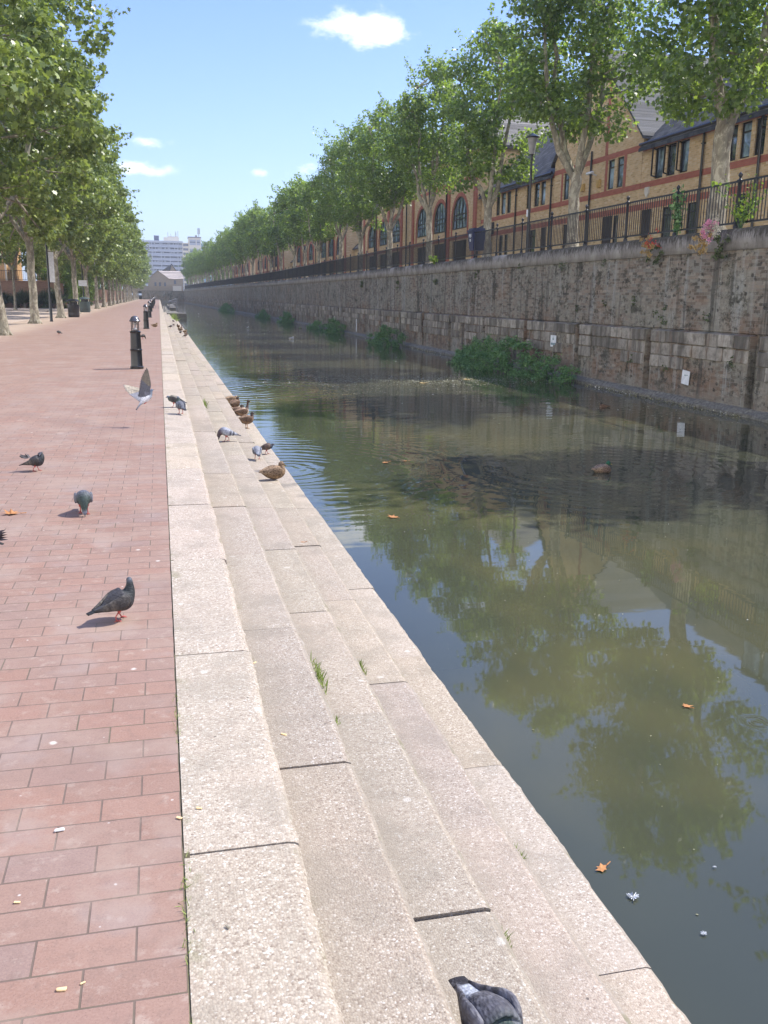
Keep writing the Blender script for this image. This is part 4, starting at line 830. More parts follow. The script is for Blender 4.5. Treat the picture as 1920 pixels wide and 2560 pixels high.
# navy bin strapped to the railing
t=empty('railing_bin',(12.72,36.7,3.42),0,'navy blue bin with white marks hung on the railing by a trunk','bin'); b=MB(); b.add([(-.22,-.24,0),(.22,-.24,0),(.22,.24,0),(-.22,.24,0),(-.30,-.32,.75),(.26,-.32,.75),(.26,.32,.75),(-.30,.32,.75)],[(3,2,1,0),(4,5,6,7),(0,1,5,4),(1,2,6,5),(2,3,7,6),(3,0,4,7)]); b.build('body',m_navy,t)
b=MB(); b.box(-.32,.28,-.34,.34,.75,.80); b.box(-.26,.24,-.28,.28,.80,.87); b.build('lid',m_navy,t)
b=MB()
for dy,z,h in ((.12,.52,.12),(.05,.56,.10),(-.02,.50,.14),(-.10,.53,.12),(.03,.36,.09),(-.03,.34,.10),(.08,.60,.05)): b.box(-.295,-.275+.0,dy-.015,dy+.015,z,z+h)
b.build('marking',m_white,t)
# notices on the wall
def notice(y,z,w_,h,label,marks,tilt=0):
    t=empty('wall_notice',(wx(y)-.185,y,z),0,label,'notice','white notices on the canal wall'); b=MB(); b.box(-.006,.006,-w_/2,w_/2,-h/2,h/2); b.build('board',m_white,t)
    b=MB()
    for dy,dz,a,c in marks: b.box(-.009,-.0065,dy-a/2,dy+a/2,dz-c/2,dz+c/2)
    b.build('print',plain('faded_print',(.22,.30,.32),.7),t)
    t.rotation_euler=(tilt,0,0); return t
notice(19.65,-.27,.32,.33,'crumpled white notice board low on the wall above the ledge',[(.02,.05,.05,.03),(-.06,.06,.05,.02)],.08)
notice(19.72,-.0-.5+.0,.30,.01,'x',[]) if False else None
notice(27.45,.22,.42,.36,'white notice with faded grey print on the stone course above the large bush',[(0,-.09,.34,.07),(0,.05,.10,.02),(0,.09,.02,.10),(.05,.07,.02,.06),(-.05,.07,.02,.06)])
b=MB(); b.box(-.02,.02,-.06,.06,-.4,.4); tag(b.build('depth_marker',m_white,loc=(wx(58)-.2,58,-.25)),'narrow white depth marker on the distant wall','marker')
# landing stage with rails at the far end of the steps
t=empty('landing_stage',(0,94,0),0,'low concrete landing stage with grey railings at the far end of the steps','landing stage')
b=MB(); b.box(.33,2.6,.1,3,-1.4,-.30); b.box(.33,1.9,3.0,14,-1.4,-.30); b.box(.33,1.2,14,60,-1.4,-.3); b.box(1.2,2.2,22,60,-1.4,-.05); b.build('deck',m_conc,t)
def rail_run(pts,h=1.05):
    b=MB()
    for p in pts: b.tube([(p[0],p[1],p[2]),(p[0],p[1],p[2]+h)],.03,6)
    for q in (.55,1.0):
        for a,c in zip(pts,pts[1:]): b.tube([(a[0],a[1],a[2]+h*q),(c[0],c[1],c[2]+h*q)],.025,6)
    return b
m_galv=plain('galvanised_rail',(.22,.22,.24),.45,.5,.4)
rail_run([(.5,6,-.3),(1.8,6,-.3),(1.8,10,-.3),(1.8,14,-.3),(1.1,14,-.3),(1.1,20,-.3),(2.1,24,-.05),(2.1,30,-.05),(2.1,40,-.05)]).build('railing',m_galv,t); rail_run([(.35,8,0),(.35,14,0),(.35,20,0),(.35,28,0),(.35,38,0)]).build('railing',m_galv,t)
# ------------------------------------------------------------------ left background
t=empty('garden_wall',(0,0,0),0,'raised red brick terrace wall behind the left trees','wall'); b=MB(); b.box(-40,-9.4,100,100.35,-.1,2.55); b.box(-9.75,-9.4,100.35,289,-.1,2.2); b.build('brickwork',m_redwall,t); b=MB(); b.box(-40,-9.3,99.93,100.42,2.552,2.66); b.build('coping',m_redwall,t)
t=empty('terrace_railing',(0,100.2,2.66),0,'dark railing on top of the raised brick terrace','railing'); b=MB(); b.box(-30,-9.6,-.02,.02,.95,1.0); b.box(-30,-9.6,-.02,.02,.08,.12)
for i in range(120): b.box(-30+i*.17,-29.98+i*.17,-.01,.01,.1,.97)
b.build('bars',m_rail,t)
t=empty('corner_house',(0,0,0),0,'orange brick house with tall dark windows at the left edge','house'); b=MB()
def facade_y(b,x0,x1,z0,z1,Y,ops,depth=.15):
    bb=MB(); facade(bb,x0,x1,z0,z1,0,ops,depth); b.add([(v[1],Y+v[0],v[2]) for v in bb.v],bb.f)
facade_y(b,-32,-15.2,2.5,11,103,[(-16.6,-15.9,2.7,5.2),(-16.6,-15.9,6.3,8.2),(-19,-18,2.7,5.2),(-19,-18,6.3,8.2),(-22,-21,2.7,5.2)])
b.box(-32,-15.2,104.2,115,2.5,11); b.add([(-15.2,103,2.5),(-15.2,104.2,2.5),(-15.2,104.2,11),(-15.2,103,11)],[(0,1,2,3)]); b.build('wall',m_orange,t)
for a,c,z0,z1 in ((-16.6,-15.9,2.7,5.2),(-16.6,-15.9,6.3,8.2),(-19,-18,2.7,5.2),(-19,-18,6.3,8.2),(-22,-21,2.7,5.2)):
    b=MB(); b.box(a,c,103.08,103.14,z0,z0+.08); b.box(a,c,103.08,103.14,z1-.08,z1); b.box(a,a+.07,103.08,103.14,z0+.08,z1-.08); b.box(c-.07,c,103.08,103.14,z0+.08,z1-.08); b.box((a+c)/2-.03,(a+c)/2+.03,103.08,103.14,z0+.08,z1-.08); q=b.build('window',m_frame,t); b=MB(); b.add([(a,103.12,z0),(c,103.12,z0),(c,103.12,z1),(a,103.12,z1)],[(0,1,2,3)]); b.build('pane',m_glass,q)
b=MB(); b.add([(-32.3,102.6,10.9),(-14.9,102.6,10.9),(-14.9,109,15),(-32.3,109,15),(-32.3,115.4,10.9),(-14.9,115.4,10.9)],[(0,1,2,3),(3,2,5,4)]); b.build('roof',m_tile,t)
b=MB(); b.box(-15.28,-15.1,102.9,103.0,2.6,11); b.build('corner_trim',m_cream,t)
t=empty('yellow_house',(0,0,0),0,'pale yellow house wall glimpsed between the left trunks','house'); b=MB(); facade_y(b,-14,-10.8,2.5,9,118,[(-12.6,-11.9,2.7,5),(-12.6,-11.9,6,8)]); b.box(-14,-10.8,118.6,126,2.5,9); b.build('wall',m_yellow,t); b=MB(); b.add([(-12.6,118.1,2.7),(-11.9,118.1,2.7),(-11.9,118.1,8),(-12.6,118.1,8)],[(0,1,2,3)]); b.build('window',m_glass,t); b=MB(); b.box(-14.3,-10.5,117.7,126.3,9,9.2); b.add([(-14.3,117.7,9.2),(-10.5,117.7,9.2),(-10.5,122,11.5),(-14.3,122,11.5),(-10.5,126.3,9.2),(-14.3,126.3,9.2)],[(0,1,2,3),(3,2,4,5),(0,3,5),(1,4,2)]); b.build('roof',m_tile,t)
t=empty('garden_parasol',(-12.5,101.2,2.5),0,'closed grey garden parasol on the raised brick terrace','parasol'); b=MB(); b.tube([(0,0,0),(0,0,2.6)],.03,8); b.build('pole',m_cream,t); b=MB()
n=16; V=[];F=[]
for i,(r_,z) in enumerate([(.36,.35),(.33,.7),(.26,1.4),(.17,2.0),(.07,2.5),(.01,2.62)]):
    for k in range(n): a=6.283*k/n; q=r_*(1+.22*(k%2)); V.append((q*math.cos(a),q*math.sin(a),z))
for i in range(5):
    for k in range(n): F.append((i*n+k,i*n+(k+1)%n,(i+1)*n+(k+1)%n,(i+1)*n+k))
b.add(V,F); b.build('canopy',plain('grey_canvas',(.20,.20,.25),.8),t)
def cordyline(loc,s,label,seed):
    rng=np.random.default_rng(seed); n=150; t=empty('spiky_plant',loc,0,label,'plant','spiky plants in front of the terrace wall'); up=rng.normal(size=(n,3)); up[:,2]=np.abs(up[:,2])*.9+.12; up/=np.linalg.norm(up,axis=1,keepdims=True)
    side=np.cross(up,np.array([0,0,1.])); Nn=np.cross(side,up); P=np.tile([0,0,.5*s],(n,1))+rng.normal(size=(n,3))*.08
    link('leaves',leaf_mesh('leaves',P,Nn,s*rng.uniform(.8,1.3,n),BLADE*np.array([.8,1,1]),np.clip(rng.normal(.4,.25,n),0,1),m_fern,rng,spin=-up),None,t); b=MB(); b.tube([(0,0,0),(0,0,.55*s)],[.09,.07],8); b.build('stem',m_bark,t)
for i,(x,y,s) in enumerate([(-13.0,98.3,1.15),(-14.9,98.6,1.0),(-11.0,98.4,1.1),(-9.9,97.6,1.2),(-16.6,98.5,1.0)]):
    cordyline((x,y,0),s,['spiky dark green plant just right of the first trunk by the brick wall','second spiky plant against the brick wall','spiky plant seen beside the lamp post base','rightmost spiky plant at the end of the brick wall','leftmost spiky plant against the brick wall'][i],120+i)
herb_clump('hedge',[(x,y,.8,1.1,1.0,.9,16) for x,y in ((-19,99),(-17.5,99),(-15.8,99),(-14,99.1),(-12,99.1),(-10.6,98.8))],420,.14,m_fern,'dark low planting along the foot of the brick terrace wall','hedge',131,None,LEAF4,False)
herb_clump('bamboo_hedge',[(-8.9+dx,100+dy,z,.9,1.6,1.6,16) for dy in (0,4,8,12,17,23,30) for dx,z in ((0,1.2),(.1,3.0),(-.2,4.8))],420,.18,m_bright,'bright yellow green bamboo hedge lining the left path','hedge',132,None,LEAF4,False)
herb_clump('hedge',[(-10.6,y,z,1.0,3.4,1.5,7) for y in range(136,290,7) for z in (1.6,3.6,5.4)],150,.42,m_leafL,'long green hedge behind the far end of the left row','hedge',133,None,LEAF4,False)
for i,(x,y) in enumerate([(-11.6,102.2),(-10.1,102.0)]): herb_clump('clipped_bush',[(0,0,.75,.9,.8,.7,16)],500,.12,m_bright,['bright green bush on the terrace right of the parasol','bright green bush on the terrace beyond the lamp banner'][i],'bush',140+i,'bright bushes on the terrace',LEAF4,False,(x,y,2.55))
# ------------------------------------------------------------------ far buildings
t=empty('tower_block',(0,480,0),0,'pale blue grey slab block with rows of balconies beyond the canal','building'); m_pale=plain('pale_blue_panel',(.42,.46,.54),.7,.3,0,.08,.3); m_bdark=plain('balcony_shadow_glass',(.10,.12,.17),.3,.5); m_bp=plain('balcony_panel',(.34,.38,.47),.6)
b=MB(); b.box(-16,12.4,1.2,14,2,27.0); b.build('body',m_bdark,t); b=MB()
z=3.2
while z<26.9: b.box(-16,12.6,0,1.2,z,z+.42); z+=4.2/2*1.0*1
b.box(-16,12.7,-.1,14.1,26.7,27.35); b.build('floor_slab',m_pale,t)
for x in (-15.5,-11.2,-6.9,-2.5,1.8,6.1,9.9,12.3): b=MB(); b.box(x,x+.35,-.12,1.2,2,26.7); b.build('column',m_pale,t)
b=MB(); z=3.62; i=0
while z<26: 
    b.box(-16,12.5,.1,.22,z,z+(.85 if i%2 else 1.05)); z+=2.1; i+=1
b.build('balcony_parapet',m_bp,t)
rr=random.Random(4); z=4.55; m_blind=plain('pale_blinds',(.45,.49,.56),.6)
while z<26.6:
    x=-15
    while x<12: 
        if rr.random()<.6: b=MB(); b.box(x,x+rr.uniform(.5,1.1),1.12,1.19,z,z+.75); b.build('window_blind',m_blind,t)
        x+=rr.uniform(1.0,1.6)
    z+=2.1
b=MB(); b.box(3.5,10.9,3,9,27.3,29.2); b.box(5.4,10.7,3,9,29.2,29.7); b.build('plant_room',m_cream,t); b=MB(); b.box(-1.2,1.2,3,8,27.4,29.9); b.build('dark_plant_room',plain('dark_blue_cladding',(.05,.06,.14),.6),t)
b=MB()
for x,h in ((5.6,2.4),(9.3,3.0),(9.6,2.3),(10.5,3.1),(7,1.6)): b.tube([(x,5,29.4),(x,5,29.4+h)],.10,6)
b.build('aerial',m_galv,t)
t=empty('stair_tower',(0,478,0),0,'cream stair tower with a phone mast at the right end of the slab block','building'); b=MB(); b.box(15.4,21.4,0,10,2,29.0); b.box(12.4,15.39,1,10,2,26.6); b.build('body',m_cream,t); b=MB(); b.box(15.2,21.6,-.2,10.2,29.0,29.5); b.build('cornice',plain('grey_cornice',(.2,.2,.24),.7),t)
for z in np.arange(4,27,4.3):
    for a,c in ((15.9,18.9),(19.3,21.0)):
        b=MB(); b.box(a,c,-.05,.02,z,z+2.6); q=b.build('window',m_bp,t); b=MB(); b.box(a+.1,c-.1,-.09,-.055,z+1.1,z+1.7); b.build('pane',m_bdark,q)
for z in np.arange(4,26,2.1): b=MB(); b.box(12.7,15.2,.93,.99,z,z+1.1); b.build('window',m_bdark,t)
b=MB(); b.tube([(20.6,4,29.4),(20.6,4,34)],.14,6)
for dx in (-.5,.4,0): b.box(20.5+dx,20.8+dx,3.6,4.4,31,33.8)
b.box(18.8,19.8,4,5,29.5,30.5); b.build('phone_mast',m_galv,t)
t=empty('glass_block',(0,700,0),0,'sky blue glass office block far behind the trees','building'); b=MB(); b.box(24,52,0,20,2,38); b.build('body',plain('blue_glass_wall',(.10,.24,.42),.3,.5,0,.15,.2),t); b=MB()
for z in np.arange(4,38,3.4): b.box(23.9,52.1,-.15,0,z,z+.5)
b.build('floor_band',plain('blue_band',(.16,.30,.46),.5),t)
t=empty('chapel_house',(0,310,0),0,'dull brick building with a gable and pale tiled roof behind the end wall','building'); b=MB()
facade_y(b,-3.2,3.5,2.4,6.3,0,[(-1.2,-.6,4,5.3),(.2,.8,4,5.3),(1.8,2.4,4,5.3)]); b.add([(-3.2,0,6.3),(3.5,0,6.3),(-.1,0,8.9)],[(0,1,2)]); b.add([(3.5,0,2.4),(7.8,.2,2.4),(7.8,.2,6.5),(3.5,0,6.5)],[(0,1,2,3)]); b.add([(7.8,.2,2.4),(7.8,9,2.4),(7.8,9,6.5),(7.8,.2,6.5)],[(0,1,2,3)]); b.build('wall',m_dull,t)
b=MB(); b.add([(-.1,-.3,9.0),(3.6,-.3,6.35),(3.6,.0,6.35),(8.1,-.1,6.55),(7.5,5,9.0),(-.1,5,9.0)],[(0,1,2,3,4,5)]); b.add([(-.1,-.3,9.0),(-3.5,-.3,6.2),(-3.5,5,6.2),(-.1,5,9.0)],[(0,1,2,3)]); b.add([(-.1,5,9.0),(7.5,5,9.0),(8.1,9.5,6.4),(-.1,9.5,6.4)],[(0,1,2,3)]); b.build('roof',m_fartile,t)
for a in (-1.2,.2,1.8): b=MB(); b.box(a,a+.6,.1,.15,4,5.3); b.build('window',m_bdark,t)
b=MB(); b.box(4.9,5.6,.05,.16,4.8,6.0); b.build('window',m_bdark,t)
t=empty('gable_roof_house',(0,340,0),0,'dark roofed house whose pointed gable rises behind the tiled roof','house'); b=MB(); b.add([(4.0,0,2),(6.1,0,2),(6.1,0,9.8),(4.9,0,11.6),(4.0,0,10.2)],[(0,1,2,3,4)]); b.box(1.6,6.1,.1,8,2,9.7); b.build('wall',m_dull,t); b=MB(); b.add([(1.2,-.2,9.5),(4.2,-.2,9.5),(4.9,-.2,12.0),(4.6,4,12.0)],[(0,1,2,3)]); b.add([(4.9,-.25,12),(6.4,-.25,9.7),(6.4,8,9.7),(4.9,8,12)],[(0,1,2,3)]); b.add([(4.9,-.25,12),(4.9,8,12),(1.2,8,9.5),(1.2,-.25,9.5)],[(0,1,2,3)]); b.build('roof',m_slate,t)
t=empty('yard_wall',(0,296,0),0,'dull brick yard wall with a buff pillar above the end wall','wall'); b=MB(); b.box(-8,4.3,0,.4,2.3,3.9); b.box(-8,4.3,-.05,.45,3.9,4.0); b.build('brickwork',m_dull,t); b=MB(); b.box(4.3,6.9,-.1,.5,2.3,4.1); b.build('pillar',m_cream,t)
for i,(x,y,s) in enumerate([(9.5,300,.75),(13,318,.9),(20,330,1.0),(-9,305,1.0),(-14,330,1.1)]):
    place_tree(RF[i%2],x,y,2.4,i,(s,s,s*.9),['round tree at the far bend of the canal','tree beyond the far bend behind the round one','dark tree right of the far bend','tree beyond the end of the left row','tree far beyond the left row'][i],'trees beyond the end wall','far_tree')
# ------------------------------------------------------------------ birds
def loft(b,sp,n=14,sub=4):
    """sp: (x,z,half width y, half height, colour[, y])"""
    P=[Vector((q[0],q[5] if len(q)>5 else 0,q[1])) for q in sp]; W=[(q[2],q[3]) for q in sp]; K=[q[4] for q in sp]
    def cr(a,b_,c,d,t): return .5*((2*b_)+(c-a)*t+(2*a-5*b_+4*c-d)*t*t+(3*b_-a-3*c+d)*t**3)
    PP=[];WW=[];KK=[]
    for i in range(len(P)-1):
        g=lambda A,j:A[max(0,min(len(A)-1,j))]
        for k in range(sub):
            t=k/sub; PP.append(cr(g(P,i-1),P[i],P[i+1],g(P,i+2),t)); WW.append(tuple(max(.001,cr(g(W,i-1)[j],W[i][j],W[i+1][j],g(W,i+2)[j],t)) for j in (0,1))); KK.append(tuple(K[i][j]*(1-t)+K[i+1][j]*t for j in range(3)))
    PP.append(P[-1]);WW.append(W[-1]);KK.append(K[-1])
    V=[];F=[];cl=[]
    for i,p in enumerate(PP):
        t=(PP[min(i+1,len(PP)-1)]-PP[max(i-1,0)]).normalized(); s=Vector((0,1,0)); s=(s-t*s.dot(t)).normalized(); up=s.cross(t)*-1
        if i>0 and up.dot(pu)<0: up=-up
        pu=up
        for k in range(n): a=2*math.pi*k/n; V.append(p+s*math.cos(a)*WW[i][0]+up*math.sin(a)*WW[i][1]); cl.append(KK[i])
    m=len(PP)
    for i in range(m-1):
        for k in range(n): F.append((i*n+k,i*n+(k+1)%n,(i+1)*n+(k+1)%n,(i+1)*n+k))
    F.append(tuple(range(n))[::-1]); F.append(tuple((m-1)*n+k for k in range(n))); b.add(V,F,cl)
GR=dict(body=(.12,.125,.15),neck=(.035,.055,.05),head=(.16,.175,.21),tail=(.10,.105,.13),tip=(.02,.02,.025),wing=(.14,.145,.17),bar=(.03,.03,.035))
DK=dict(body=(.045,.043,.048),neck=(.025,.028,.03),head=(.09,.10,.12),tail=(.055,.052,.056),tip=(.02,.02,.02),wing=(.055,.05,.048),bar=(.12,.105,.09))
PA=dict(body=(.30,.31,.36),neck=(.14,.11,.13),head=(.12,.11,.12),tail=(.26,.27,.31),tip=(.04,.04,.05),wing=(.42,.44,.50),bar=(.05,.05,.06))
BR=dict(body=(.12,.08,.065),neck=(.04,.045,.06),head=(.04,.04,.05),tail=(.10,.07,.055),tip=(.03,.025,.02),wing=(.13,.085,.065),bar=(.05,.035,.03))
def pigeon(loc,head,pose,c,label,group='pigeons',fat=1,sc=.84,step=.03,detail=True):
    """heading: angle of the beak direction in the ground plane; +x = 0"""
    t=empty('pigeon',loc,head,label,'pigeon',group); t.scale=(sc*.94,sc,sc); dl=.024
    bd,nk,hd,tl,tp=c['body'],c['neck'],c['head'],c['tail'],c['tip']
    tailp=[(-.215,.100,.024,.005,tp),(-.17,.112,.027,.007,tp),(-.155,.116,.028,.008,tl),(-.10,.128,.032,.018,tl)]
    bodyp=[(-.055,.142,.046*fat,.042*fat,bd),(0,.155,.060*fat,.058*fat,bd),(.045,.165,.060*fat,.060*fat,bd)]
    H={'stand':[(.080,.188,.046,.044,nk),(.096,.222,.030,.029,nk),(.100,.248,.022,.022,nk),(.108,.264,.0205,.020,hd),(.124,.266,.018,.017,hd),(.138,.259,.009,.009,hd),(.141,.258,.004,.004,hd)],
       'look':[(.075,.192,.048,.046,nk),(.086,.228,.031,.030,nk),(.088,.254,.023,.022,nk,.002),(.088,.270,.0205,.020,hd,.006),(.092,.272,.018,.017,hd,.020),(.097,.266,.009,.009,hd,.034),(.098,.265,.004,.004,hd,.037)],
       'peck':[(.085,.150,.046,.044,nk),(.110,.118,.032,.030,nk),(.122,.085,.024,.023,nk),(.130,.060,.021,.020,hd),(.137,.044,.017,.017,hd),(.143,.030,.008,.008,hd),(.145,.026,.004,.004,hd)],
       'hunch':[(.075,.165,.048,.046,nk),(.098,.180,.030,.029,nk),(.112,.190,.023,.022,hd),(.126,.190,.019,.018,hd),(.138,.183,.009,.009,hd),(.141,.182,.004,.004,hd)],
       'preen':[(.075,.190,.046,.045,nk),(.080,.222,.030,.029,nk,.01),(.066,.240,.023,.022,nk,.02),(.048,.238,.020,.020,hd,.028),(.034,.225,.016,.016,hd,.034),(.026,.212,.008,.008,hd,.036),(.024,.208,.004,.004,hd,.037)]}[pose]
    low=lambda L_:[(q[0],q[1]-dl*(1 if q[1]>.06 else q[1]/.06),*q[2:]) for q in L_]
    H=low(H); b=MB(); loft(b,low(tailp+bodyp)+H,16 if detail else 8,4 if detail else 2); b.build('body',m_wing,t,smooth=True,color=True)
    for s in (-1,1):
        b=MB(); wg,ba=c['wing'],c['bar']
        loft(b,low([(.055,.168,.012,.030,wg,s*.048*fat),(.02,.165,.014,.046,wg,s*.058*fat),(-.03,.150,.013,.044,wg,s*.056*fat),(-.06,.142,.012,.036,ba,s*.048*fat),(-.08,.136,.011,.030,wg,s*.042*fat),(-.10,.131,.010,.026,ba,s*.036*fat),(-.13,.124,.008,.017,wg,s*.028*fat),(-.175,.113,.004,.008,tp,s*.018)]),10 if detail else 6,4 if detail else 1); b.build('wing',m_wing,t,smooth=True,color=True)
        if detail or True:
            fx=step*s; b=MB(); b.tube([(.0,s*.026,.10),(.0+fx*.3,s*.028,.060)],[.019,.011],8); b.tube([(.0+fx*.3,s*.028,.064),(-.010+fx*.8,s*.028,.034),(.0+fx,s*.028,.006)],[.006,.0045,.0045],6)
            for a in (-.55,0,.5): b.tube([(fx,s*.028,.006),(fx+.018*math.cos(a),s*.028+.018*math.sin(a),.007),(fx+.034*math.cos(a),s*.028+.034*math.sin(a),.002)],[.004,.0035,.0015],5)
            b.tube([(fx,s*.028,.006),(fx-.016,s*.028,.002)],[.0035,.0015],5); b.build('leg',m_leg,t,smooth=True)
    e=H[-1]; p=H[-3]; ey=e[5] if len(e)>5 else 0; py=p[5] if len(p)>5 else 0; d=Vector((e[0]-p[0],ey-py,e[1]-p[1])).normalized(); q=Vector((e[0],ey,e[1]))
    b=MB(); b.tube([q-d*.004,q+d*.008,q+d*.018],[.0052,.004,.001],6); b.build('beak',m_beak,t,smooth=True)
    if detail:
        o=Vector((p[0],py,p[1])); s_=d.cross(Vector((0,0,1)))
        if s_.length<.1: s_=Vector((0,1,0))
        s_.normalize()
        for s in (-1,1):
            b=MB(); c0=o+s_*s*.0165+Vector((0,0,.003)); b.add([c0+Vector(v)*.0042 for v in ((1,0,0),(-1,0,0),(0,1,0),(0,-1,0),(0,0,1),(0,0,-1))],[(0,2,4),(2,1,4),(1,3,4),(3,0,4),(2,0,5),(1,2,5),(3,1,5),(0,3,5)]); b.build('eye',m_eye,t)
    return t
Z=lambda k:-k*RS+.002
pigeon((-.245,4.235,.001),.42,'look',DK,'large dark pigeon with a pale head standing on the brick paving',fat=1.25,sc=.74)
pigeon((-.57,6.50,.001),-1.45,'peck',GR,'grey pigeon on the bricks pecking head down towards the camera',fat=1.08)
p=pigeon((-1.09,8.2,.001),-.1,'preen',DK,'dark ruffled pigeon on the bricks with raised feathers',fat=1.2,sc=.68)
rngp=np.random.default_rng(5)
def feathers(par,specs,name='raised_feathers'):
    b=MB()
    for (p,d,L,w,c) in specs:
        p=Vector(p);d=Vector(d).normalized(); s=d.cross(Vector((rngp.normal(),rngp.normal(),.4))).normalized()*w; b.add([p-s*.3,p+d*L*.5-s,p+d*L,p+d*L*.5+s,p+s*.3],[(0,1,2,3,4)],c)
    return b.build(name,m_wing,par,color=True)
feathers(p,[((-.06-.006*i,rngp.normal()*.03,.17),(-.9+rngp.normal()*.3,rngp.normal()*.4,.55),.08,.014,(.09,.085,.09)) for i in range(14)]+[((.06,rngp.normal()*.02,.2),(.5,rngp.normal()*.3,1),.05,.010,(.22,.23,.27)) for i in range(10)])
p=pigeon((-1.085,5.60,.001),2.9,'stand',DK,'dark pigeon cut off by the left edge with a spread wing tip'); feathers(p,[((-.12,-.02,.12+.012*i),(-1,-.25+.05*i,.12*i-.1),.13,.014,(.045,.035,.045)) for i in range(5)],'wing_tip'); p.scale=(.62,.62,.62)
pigeon((.15,12.72,Z(0)),2.8,'hunch',dict(GR,body=(.20,.18,.14),wing=(.05,.045,.045)),'buff and dark pigeon on the top slab facing the bricks')
pigeon((.215,12.0,Z(0)),1.9,'stand',GR,'small grey pigeon on the top slab in front of the buff one',step=0)
pigeon((.80,12.15,Z(2)),3.05,'peck',PA,'pale grey pigeon with dark wing bars pecking on the third step',sc=.95)
pigeon((1.17,11.85,Z(3)),1.62,'hunch',dict(PA,wing=(.30,.32,.38),body=(.25,.26,.3)),'pale pigeon seen from behind on the fourth step',fat=1.05)
pigeon((1.46,13.35,Z(4)),.05,'hunch',BR,'brown pigeon leaning towards the water on the lowest step')
bp=pigeon((.735,1.80,Z(2)),-1.48,'hunch',dict(GR,body=(.085,.082,.095),wing=(.125,.12,.135),bar=(.04,.038,.04),tail=(.42,.44,.48),tip=(.025,.022,.025)),'mottled grey pigeon cut off by the bottom edge, tail towards the steps',fat=.92,sc=1.06)
pigeon((-.60,32.7,.001),.4,'peck',DK,'dark pigeon on the bricks behind the nearest bollard',detail=False)
pigeon((-3.6,35.6,.001),2.4,'hunch',DK,'lone small pigeon on the open paving near the second left trunk',detail=False)
pigeon((-8.4,76,.001),.2,'hunch',DK,'far pigeon on the ground between the left trunks',detail=False)
for i,(x,y,k,hd) in enumerate([(.52,49,1,.4),(.80,58,2,1.9),(1.05,51.5,3,-.4),(1.2,47.3,3,.3),(.90,66,2,2.2)]):
    pigeon((x,y,Z(k)),hd,'hunch',[DK,BR][i%2],['far dark pigeon on the second step beyond the ducks','far pigeon on the third step near the weeds','far pigeon on the fourth step beside the resting ducks','far pigeon nearest to the resting far ducks','farthest pigeon on the steps'][i],detail=False)
for ch in bp.children:
    if ch.name.startswith(('wing','body')): ch.data=ch.data.copy(); ch.data.materials[0]=m_wing2
# flying pigeon with raised wings
t=empty('pigeon',(-.155,10.86,.235),.35,'grey and white pigeon in flight with wings raised beside the steps','pigeon','pigeons'); t.rotation_euler=(0,R(-22),.30); t.scale=(.76,.76,.76)
b=MB(); wt=(.85,.86,.88); loft(b,[(-.21,.04,.030,.005,(.05,.05,.055)),(-.16,.07,.026,.008,(.22,.23,.26)),(-.10,.10,.030,.022,(.5,.52,.56)),(-.04,.125,.050,.045,wt),(.02,.145,.058,.055,wt),(.06,.16,.052,.050,(.35,.37,.43)),(.095,.185,.034,.033,(.13,.15,.19)),(.118,.205,.022,.022,(.16,.19,.25)),(.138,.212,.018,.018,(.17,.2,.26)),(.152,.207,.008,.008,(.17,.2,.26))],16,4); b.build('body',m_wing,t,smooth=True,color=True)
b=MB(); b.tube([(.150,0,.208),(.175,0,.200)],[.005,.001],6); b.build('beak',m_beak,t)
b=MB(); b.tube([(-.02,.015,.09),(-.06,.015,.07)],[.009,.005],6); b.tube([(-.02,-.015,.09),(-.06,-.015,.07)],[.009,.005],6); b.build('leg',m_leg,t)
def fly_wing(s,root,up,back,nf=18,L=.34,pale=1.0):
    b=MB(); root=Vector(root); up=Vector(up).normalized(); back=Vector(back).normalized(); nrm=up.cross(back).normalized()
    for i in range(nf):
        q=i/(nf-1); p=root+up*(L*.60*q)+back*(-.02*math.sin(q*3)); ang=R(88-78*q**1.6); d=(up*math.cos(ang)+back*math.sin(ang)); ln=.175+.055*q**2; w_=.022; s1=d.cross(nrm).normalized()*w_; off=nrm*(.0015*i)
        c=tuple(pale*v for v in ((.17,.175,.20) if q<.7 else (.26,.23,.18))); c2=tuple(pale*v for v in (.06,.06,.065))
        b.add([p-s1+off,p+d*ln*.8-s1*.9+off,p+d*ln+off,p+d*ln*.8+s1*.9+off,p+s1+off],[(0,1,2,3,4)],[c,c,c2,c,c])
    a=root-back*.015; V=[];n=8
    for i in range(n): q=i/(n-1); p=root+up*(L*.62*q); V+=[p-back*.022*(1-q*.4)+nrm*.006,p+back*.075*(1-q*.45)+nrm*.008,p+back*.02-nrm*.006]
    F=[]
    for i in range(n-1):
        for k in range(3): F.append((i*3+k,i*3+(k+1)%3,(i+1)*3+(k+1)%3,(i+1)*3+k))
    b.add(V,F,tuple(pale*v for v in (.22,.225,.26))); return b.build('wing',m_wing,t,color=True)
fly_wing(1,(.05,-.045,.175),(.38,-.16,1),(-1,-.05,.30)); 
fly_wing(-1,(.05,.045,.175),(-.62,.55,.75),(-.8,-.2,-.5),L=.26,pale=2.4)
